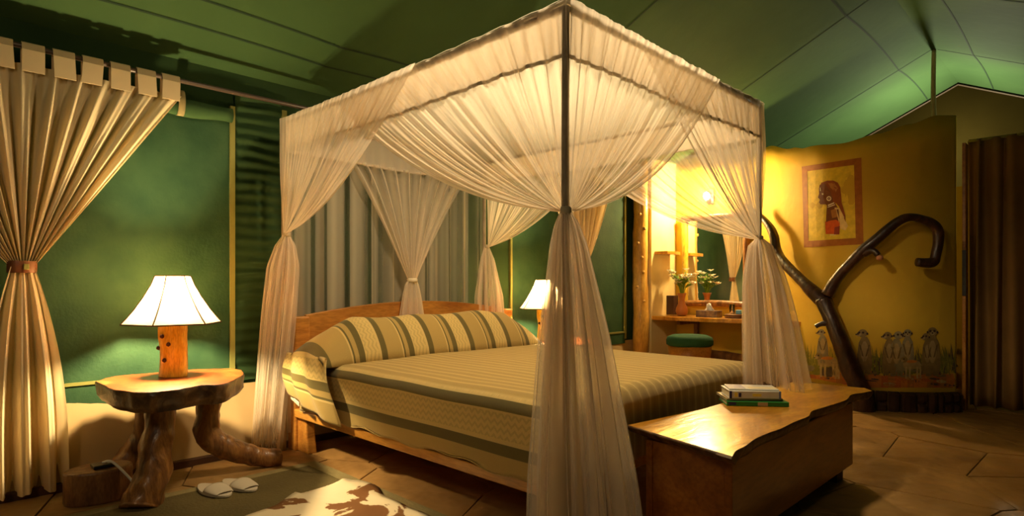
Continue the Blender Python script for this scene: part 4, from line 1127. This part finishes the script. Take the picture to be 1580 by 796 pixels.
l1 = [q3(246, 620, .36, .068), q3(247, 660, .38, .066), q3(241, 700, .40, .070), q3(232, 740, .42, .076), q3(222, 775, .44, .085)]
l1[0] = zfix(l1[0], TTZ - .05); l1.append((l1[-1][0] + .01, l1[-1][1] - .01, .011, .088))
tube('leg', l1, M['root'], table, lump=.24, seg=18, n=8, fr=9)
l2 = [q3(228, 625, .06, .05), q3(226, 655, .04, .05), q3(216, 680, .02, .052), q3(200, 705, .0, .054)]
l2[0] = zfix(l2[0], TTZ - .05); l2.append((.02, l2[-1][1] - .09, .06, .06)); l2.append((.02, l2[-1][1] - .01, .011, .06))
tube('leg', l2, M['root'], table, lump=.3, seg=16, n=8, fr=9, seed=3)
l3 = [q3(328, 605, .14, .062), q3(322, 640, .15, .062), q3(318, 668, .17, .066), q3(345, 690, .19, .060), q3(385, 700, .20, .055), q3(412, 712, .22, .052), q3(432, 722, .23, .045)]
l3[0] = zfix(l3[0], TTZ - .05)
l3 = [(a, b, max(c, r + .008), r) for a, b, c, r in l3]
tube('leg', l3, M['root'], table, lump=.25, seg=16, n=8, fr=9, seed=5)

LB = P(267, 577, z=TTZ)
lampc = Vector((LB.x, LB.y, TTZ + .001))
lampc = Vector((.17, P(267, 577, x=.17).y, TTZ + .001))
def lamp(c, label, group):
    t = thing('table_lamp', label, 'lamp', c, group)
    pts = [(c.x - .005, c.y, c.z, .070), (c.x - .004, c.y + .002, c.z + .06, .066), (c.x + .004, c.y, c.z + .14, .066), (c.x - .004, c.y, c.z + .22, .067), (c.x - .004, c.y, c.z + .27, .064)]
    lb = tube('log_base', pts, M['logbase'], t, lump=.12, seg=16)
    for dz, da in ((.21, -1.1), (.17, -.6), (.09, -.9), (.15, -1.6)):
        a = da; p = (c.x + .066 * math.cos(a), c.y + .066 * math.sin(a), c.z + dz)
        mesh('knot', *lathegeo(p, [(.001, -.012), (.010, -.006), (.011, 0), (.008, .008), (.001, .011)], 8), M['knot'], lb, smooth=True)
    mesh('lamp_stem', *rodgeo((c.x, c.y, c.z + .26), (c.x, c.y, c.z + .40), .008), M['rod'], t)
    z0, z1 = c.z + .272, c.z + .515; n = 6; rot = .38
    prof = [(0, .228), (.12, .203), (.3, .170), (.55, .131), (.8, .098), (1, .080)]
    V, Fc = [], []
    for (k, r) in prof:
        for i in range(n):
            a = 2 * PI * i / n + rot; V.append((c.x + r * math.cos(a), c.y + r * math.sin(a), z0 + (z1 - z0) * k))
    for j in range(len(prof) - 1):
        for i in range(n): a = j * n + i; b = j * n + (i + 1) % n; Fc.append((a, b, b + n, a + n))
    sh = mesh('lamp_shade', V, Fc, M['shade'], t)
    for i in range(n):
        a = 2 * PI * i / n + rot
        mesh('piping', *tubegeo([(c.x + (r + .001) * math.cos(a), c.y + (r + .001) * math.sin(a), z0 + (z1 - z0) * k, .0034) for k, r in prof], seg=5, smooth=False), M['piping'], sh)
    for k, r in (prof[0], prof[-1]):
        pts = [(c.x + r * math.cos(2 * PI * i / n + rot), c.y + r * math.sin(2 * PI * i / n + rot), z0 + (z1 - z0) * k, .003) for i in range(n + 1)]
        mesh('piping', *join(*[rodgeo(a[:3], b[:3], .0038, 5) for a, b in zip(pts, pts[1:])]), M['piping'], sh)
    mesh('bulb', *lathegeo((c.x, c.y, c.z + .41), [(.01, -.04), (.026, -.015), (.032, .01), (.022, .035), (.002, .045)], 12), M['lampbulb'], t, smooth=True)
    return t
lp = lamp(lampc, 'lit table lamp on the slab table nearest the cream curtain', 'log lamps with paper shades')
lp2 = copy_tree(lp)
l2pos = P(846, 500, x=.22)
t2y = l2pos.y
lp2.location = (.18, t2y, TTZ + .001); lp2['label'] = 'lit table lamp on the far side of the bed, half hidden by the net'
table2 = copy_tree(table); table2['label'] = 'second slab table holding the lamp on the far side of the bed'
table2.rotation_euler.z = 0
table2.location = (tc_.x, t2y + .10, 0)

# stump with socket
sb = P(168, 780, z=0)
sbx, sby = sb.x - .10, sb.y - .02
stp = thing('socket_stump', 'low dark wooden stump carrying a power socket, under the slab table', 'stump', (sbx, sby, 0))
V, Fc = prism([(sbx + .105 * math.cos(a) * (1 + .05 * math.sin(3 * a)), sby + .14 * math.sin(a)) for a in [2 * PI * k / 26 for k in range(26)]], .011, .165)
bevel(mesh('stump_body', V, Fc, M['stump'], stp), .01)
so = box('socket', (sbx - .03, sby - .03, .166), (sbx + .05, sby + .06, .182), M['black'], stp, .004)
box('switch', (sbx + .02, sby + .03, .182), (sbx + .034, sby + .05, .186), M['cable'], so, .001)
tube('power_cord', [(sbx + .03, sby + .01, .190, .006), (sbx + .07, sby + .04, .195, .006), (sbx + .12, sby + .09, .13, .006), (sbx + .15, sby + .13, .07, .006), (sbx + .14, sby + .19, .03, .006)], M['cable'], stp, seg=8)

# ------------------------------------------------------------------ MAT, SLIPPERS, COWHIDE
F0 = .0165
m_pts = [P(485, 712, z=F0), P(600, 770, z=F0)]
cR = P(486, 713, z=F0)       # far right corner of the mat
xe0, ye1 = cR.x, cR.y
mat_ = thing('floor_mat', 'flat olive woven mat with a pale binding beside the bed', 'mat', (1.2, -1.1, F0))
X0, X1, YA, YB = xe0, 2.2, -2.1, ye1
box('mat_field', (X0 + .06, YA, F0), (X1, YB - .07, F0 + .008), M['mat_weave'], mat_, .002)
box('mat_binding', (X0, YA, F0), (X0 + .06, YB, F0 + .009), M['mat_border'], mat_, .002)
box('mat_binding', (X0 + .06, YB - .07, F0), (X1, YB, F0 + .009), M['mat_border'], mat_, .002)
def slipper(px, py, heel, toe, label):
    hv = P(*toe, z=.03) - P(*heel, z=.03); ang = math.atan2(hv.y, hv.x)
    c = P(px, py, z=.03); t = thing('slipper', label, 'slipper', (c.x, c.y, F0 + .012), 'white slippers on the mat')
    Rm = Matrix.Rotation(ang, 3, 'Z')
    out = []
    for k in range(26):
        a = 2 * PI * k / 26; L_ = .140; wv = .052 + .007 * math.cos(a)
        out.append(Rm @ Vector((L_ * math.cos(a), wv * math.sin(a) * (1 - .12 * math.cos(2 * a)), 0)))
    z0 = F0 + .0105
    V, Fc = prism([(c.x + p.x, c.y + p.y) for p in out], z0, z0 + .012)
    bevel(mesh('sole', V, Fc, M['white'], t), .003)
    def up(u, v):
        a = PI * u; lx_ = .01 + .10 * v; wv = .056 * math.sqrt(max(0, 1 - (lx_ / .15) ** 2)) + .002
        p = Rm @ Vector((lx_, -math.cos(a) * wv, 0)); return Vector((c.x + p.x, c.y + p.y, z0 + .012 + .030 * math.sin(a) * (1 - .7 * v)))
    solid(mesh('upper', *grid(12, 8, up), M['white'], t, smooth=True), .003)
    return t
slipper(330, 757, (303, 746), (358, 769), 'white slipper nearer the slab table')
slipper(369, 749, (341, 741), (388, 758), 'white slipper nearer the bed, beside its twin')
# cowhide
hp = [(330, 830), (372, 800), (400, 789), (425, 780), (440, 770), (455, 760), (462, 762), (482, 757), (505, 750), (520, 744), (530, 739), (545, 741), (556, 742), (570, 745), (585, 753), (592, 764), (605, 770), (618, 776), (635, 785), (668, 800), (720, 860), (700, 960), (560, 1000), (420, 960), (340, 880)]
hz = F0 + .012
pts = [P(x, y, z=hz) for x, y in hp]
ol_ = smoothpath([(p.x, p.y, 0, 0) for p in pts + [pts[0]]], 7)[:-1]
c = Vector((sum(p.x for p in ol_) / len(ol_), sum(p.y for p in ol_) / len(ol_), 0))
V, Fc = [], []
n = len(ol_); rings = 8
for j in range(rings + 1):
    k = 1 - j / rings * .98
    for i, p in enumerate(ol_):
        d = Vector((p.x, p.y, 0)) - c; kk = k * (1 + (.012 * noise.noise(Vector((i * .9, 0, 0))) if j == 0 else 0))
        q = c + d * kk; V.append(Vector((q.x, q.y, hz + (.0035 if j else 0) + .004 * noise.noise(Vector((q.x * 7, q.y * 7, 0))) * (j > 0))))
for j in range(rings):
    for i in range(n): Fc.append((j * n + i, j * n + (i + 1) % n, (j + 1) * n + (i + 1) % n, (j + 1) * n + i))
Fc.append(tuple(rings * n + i for i in range(n)))
o = mesh('cowhide_rug', V, Fc, M['hide'], smooth=True, at=(c.x, c.y, hz)); solid(o, .006, 0); tag(o, 'brown and white cowhide rug lying over the olive mat', 'rug')

# ------------------------------------------------------------------ CHEST
CZ = .455
cn = P(1130, 704, z=CZ); cl = P(966, 655, z=CZ); cr_ = P(1345, 604, z=CZ)
edge = [P(x, y, z=CZ) for x, y in ((1130, 704), (1136, 695), (1150, 688), (1165, 677), (1185, 668), (1205, 661), (1225, 651), (1247, 642), (1253, 634), (1275, 627), (1305, 617), (1313, 609), (1330, 606), (1346, 603))]
ol = [(cl.x + .01, cl.y)] + [(p.x, p.y) for p in smoothpath([(q.x, q.y, 0, 0) for q in edge], 5)] + [(2.62, 2.14), (2.25, 2.12), (2.245, .95)]
# densify straight sides
dense = []
for a, b in zip(ol, ol[1:] + ol[:1]):
    d = math.hypot(b[0] - a[0], b[1] - a[1]); k = max(1, int(d / .06))
    for i in range(k): dense.append((a[0] + (b[0] - a[0]) * i / k, a[1] + (b[1] - a[1]) * i / k))
chest = thing('blanket_chest', 'varnished wooden chest with a wavy live-edge top at the foot of the bed', 'chest', (2.42, 1.2, 0))
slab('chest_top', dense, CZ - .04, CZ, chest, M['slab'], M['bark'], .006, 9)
cb0 = P(1113, 705, z=CZ - .04)
bx0, bx1 = 2.27, P(1316, 640, z=CZ - .1).x
bx1 = 2.63
by0 = .43; by1 = P(1316, 640, x=bx1).y
bz0 = .085
tck = .03
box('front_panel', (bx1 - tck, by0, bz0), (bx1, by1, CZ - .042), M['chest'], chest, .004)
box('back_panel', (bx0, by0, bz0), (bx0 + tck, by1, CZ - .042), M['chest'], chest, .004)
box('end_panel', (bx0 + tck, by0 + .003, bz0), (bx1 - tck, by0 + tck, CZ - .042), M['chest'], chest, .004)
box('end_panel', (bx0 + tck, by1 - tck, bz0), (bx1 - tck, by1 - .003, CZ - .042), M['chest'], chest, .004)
box('bottom_panel', (bx0 + tck, by0 + tck, bz0), (bx1 - tck, by1 - tck, bz0 + .02), M['chest'], chest, 0)
for y in (by0 + .06, by1 - .16): box('foot', (bx0 + .02, y, .012), (bx1 - .03, y + .10, bz0), M['kerb'], chest, .004)

# books
a_ = P(1121, 622, z=CZ + .012); b_ = P(1217, 624, z=CZ + .012)
dirb = (b_ - a_).normalized(); perp = Vector((-dirb.y, dirb.x, 0))
def book(name, label, o0, ln, wd, z0, th, cover, ang, spine=None, extra=None):
    d = Matrix.Rotation(ang, 3, 'Z') @ dirb; p = Vector((-d.y, d.x, 0)); c0 = Vector((o0.x, o0.y, z0))
    t = thing(name, label, 'book', c0, None)
    def bx(nm, a0, a1, b0, b1, z0_, z1_, m, parent=t, bv=.0015):
        V = [c0 + d * a + p * b + Vector((0, 0, z)) for z in (z0_, z1_) for a, b in ((a0, b0), (a1, b0), (a1, b1), (a0, b1))]
        o = mesh(nm, V, [(0, 3, 2, 1), (4, 5, 6, 7), (0, 1, 5, 4), (1, 2, 6, 5), (2, 3, 7, 6), (3, 0, 4, 7)], m, parent)
        if bv: bevel(o, bv, 1)
        return o
    bx('pages', .004, ln - .004, .003, wd - .004, .0025, th - .0025, M['pages'])
    bx('back_cover', 0, ln, 0, wd, 0, .0024, cover); fc = bx('front_cover', 0, ln, 0, wd, th - .0024, th, cover)
    sp_ = bx('spine', 0, ln, -.0015, .003, 0.0005, th - .0005, spine or cover)
    for e in (extra or []):
        wh, a0, a1, b0, b1, m = e
        if wh == 's': bx('printed_mark', ln * a0, ln * a1, -.0025, -.0014, th * b0, th * b1, M[m], sp_, 0)
        else: bx('printed_mark', ln * a0, ln * a1, wd * b0, wd * b1, th, th + .0006, M[m], fc, 0)
    return t
ln = (b_ - a_).length
book('book', 'green paperback at the bottom of the book stack on the chest', a_ - perp * .005 - dirb * .0, ln, .17, CZ + .001, .022, M['bookgreen'], 0.0, None, [('s', .03, .15, .2, .8, 'navy'), ('s', .50, .66, .1, .9, 'booktan')])
book('book', 'thin tan book sandwiched between the green book and the thick pale one', a_ + perp * .012 + dirb * .003, ln * .93, .175, CZ + .024, .010, M['booktan'], .06)
book('book', 'thick grey-white paperback with dark spine ends, third from the bottom of the stack', a_ + perp * .004 + dirb * .014, ln * .84, .16, CZ + .035, .036, M['bookwhite'], .03, None, [('s', 0, .05, 0, 1, 'navy'), ('s', .96, 1.0, 0, 1, 'bookblue'), ('s', .10, .16, .2, .8, 'yellowprint'), ('s', .18, .23, .2, .75, 'navy'), ('s', .45, .62, .3, .65, 'yellowprint')])
book('book', 'slim magazine with a blue-grey and cream cover on top of the book stack', a_ + perp * .03 + dirb * .02, ln * .80, .135, CZ + .072, .006, M['bookwhite'], -.05, None, [('c', .02, .34, .05, .95, 'bookblue'), ('c', .42, .98, .1, .5, 'pages')])
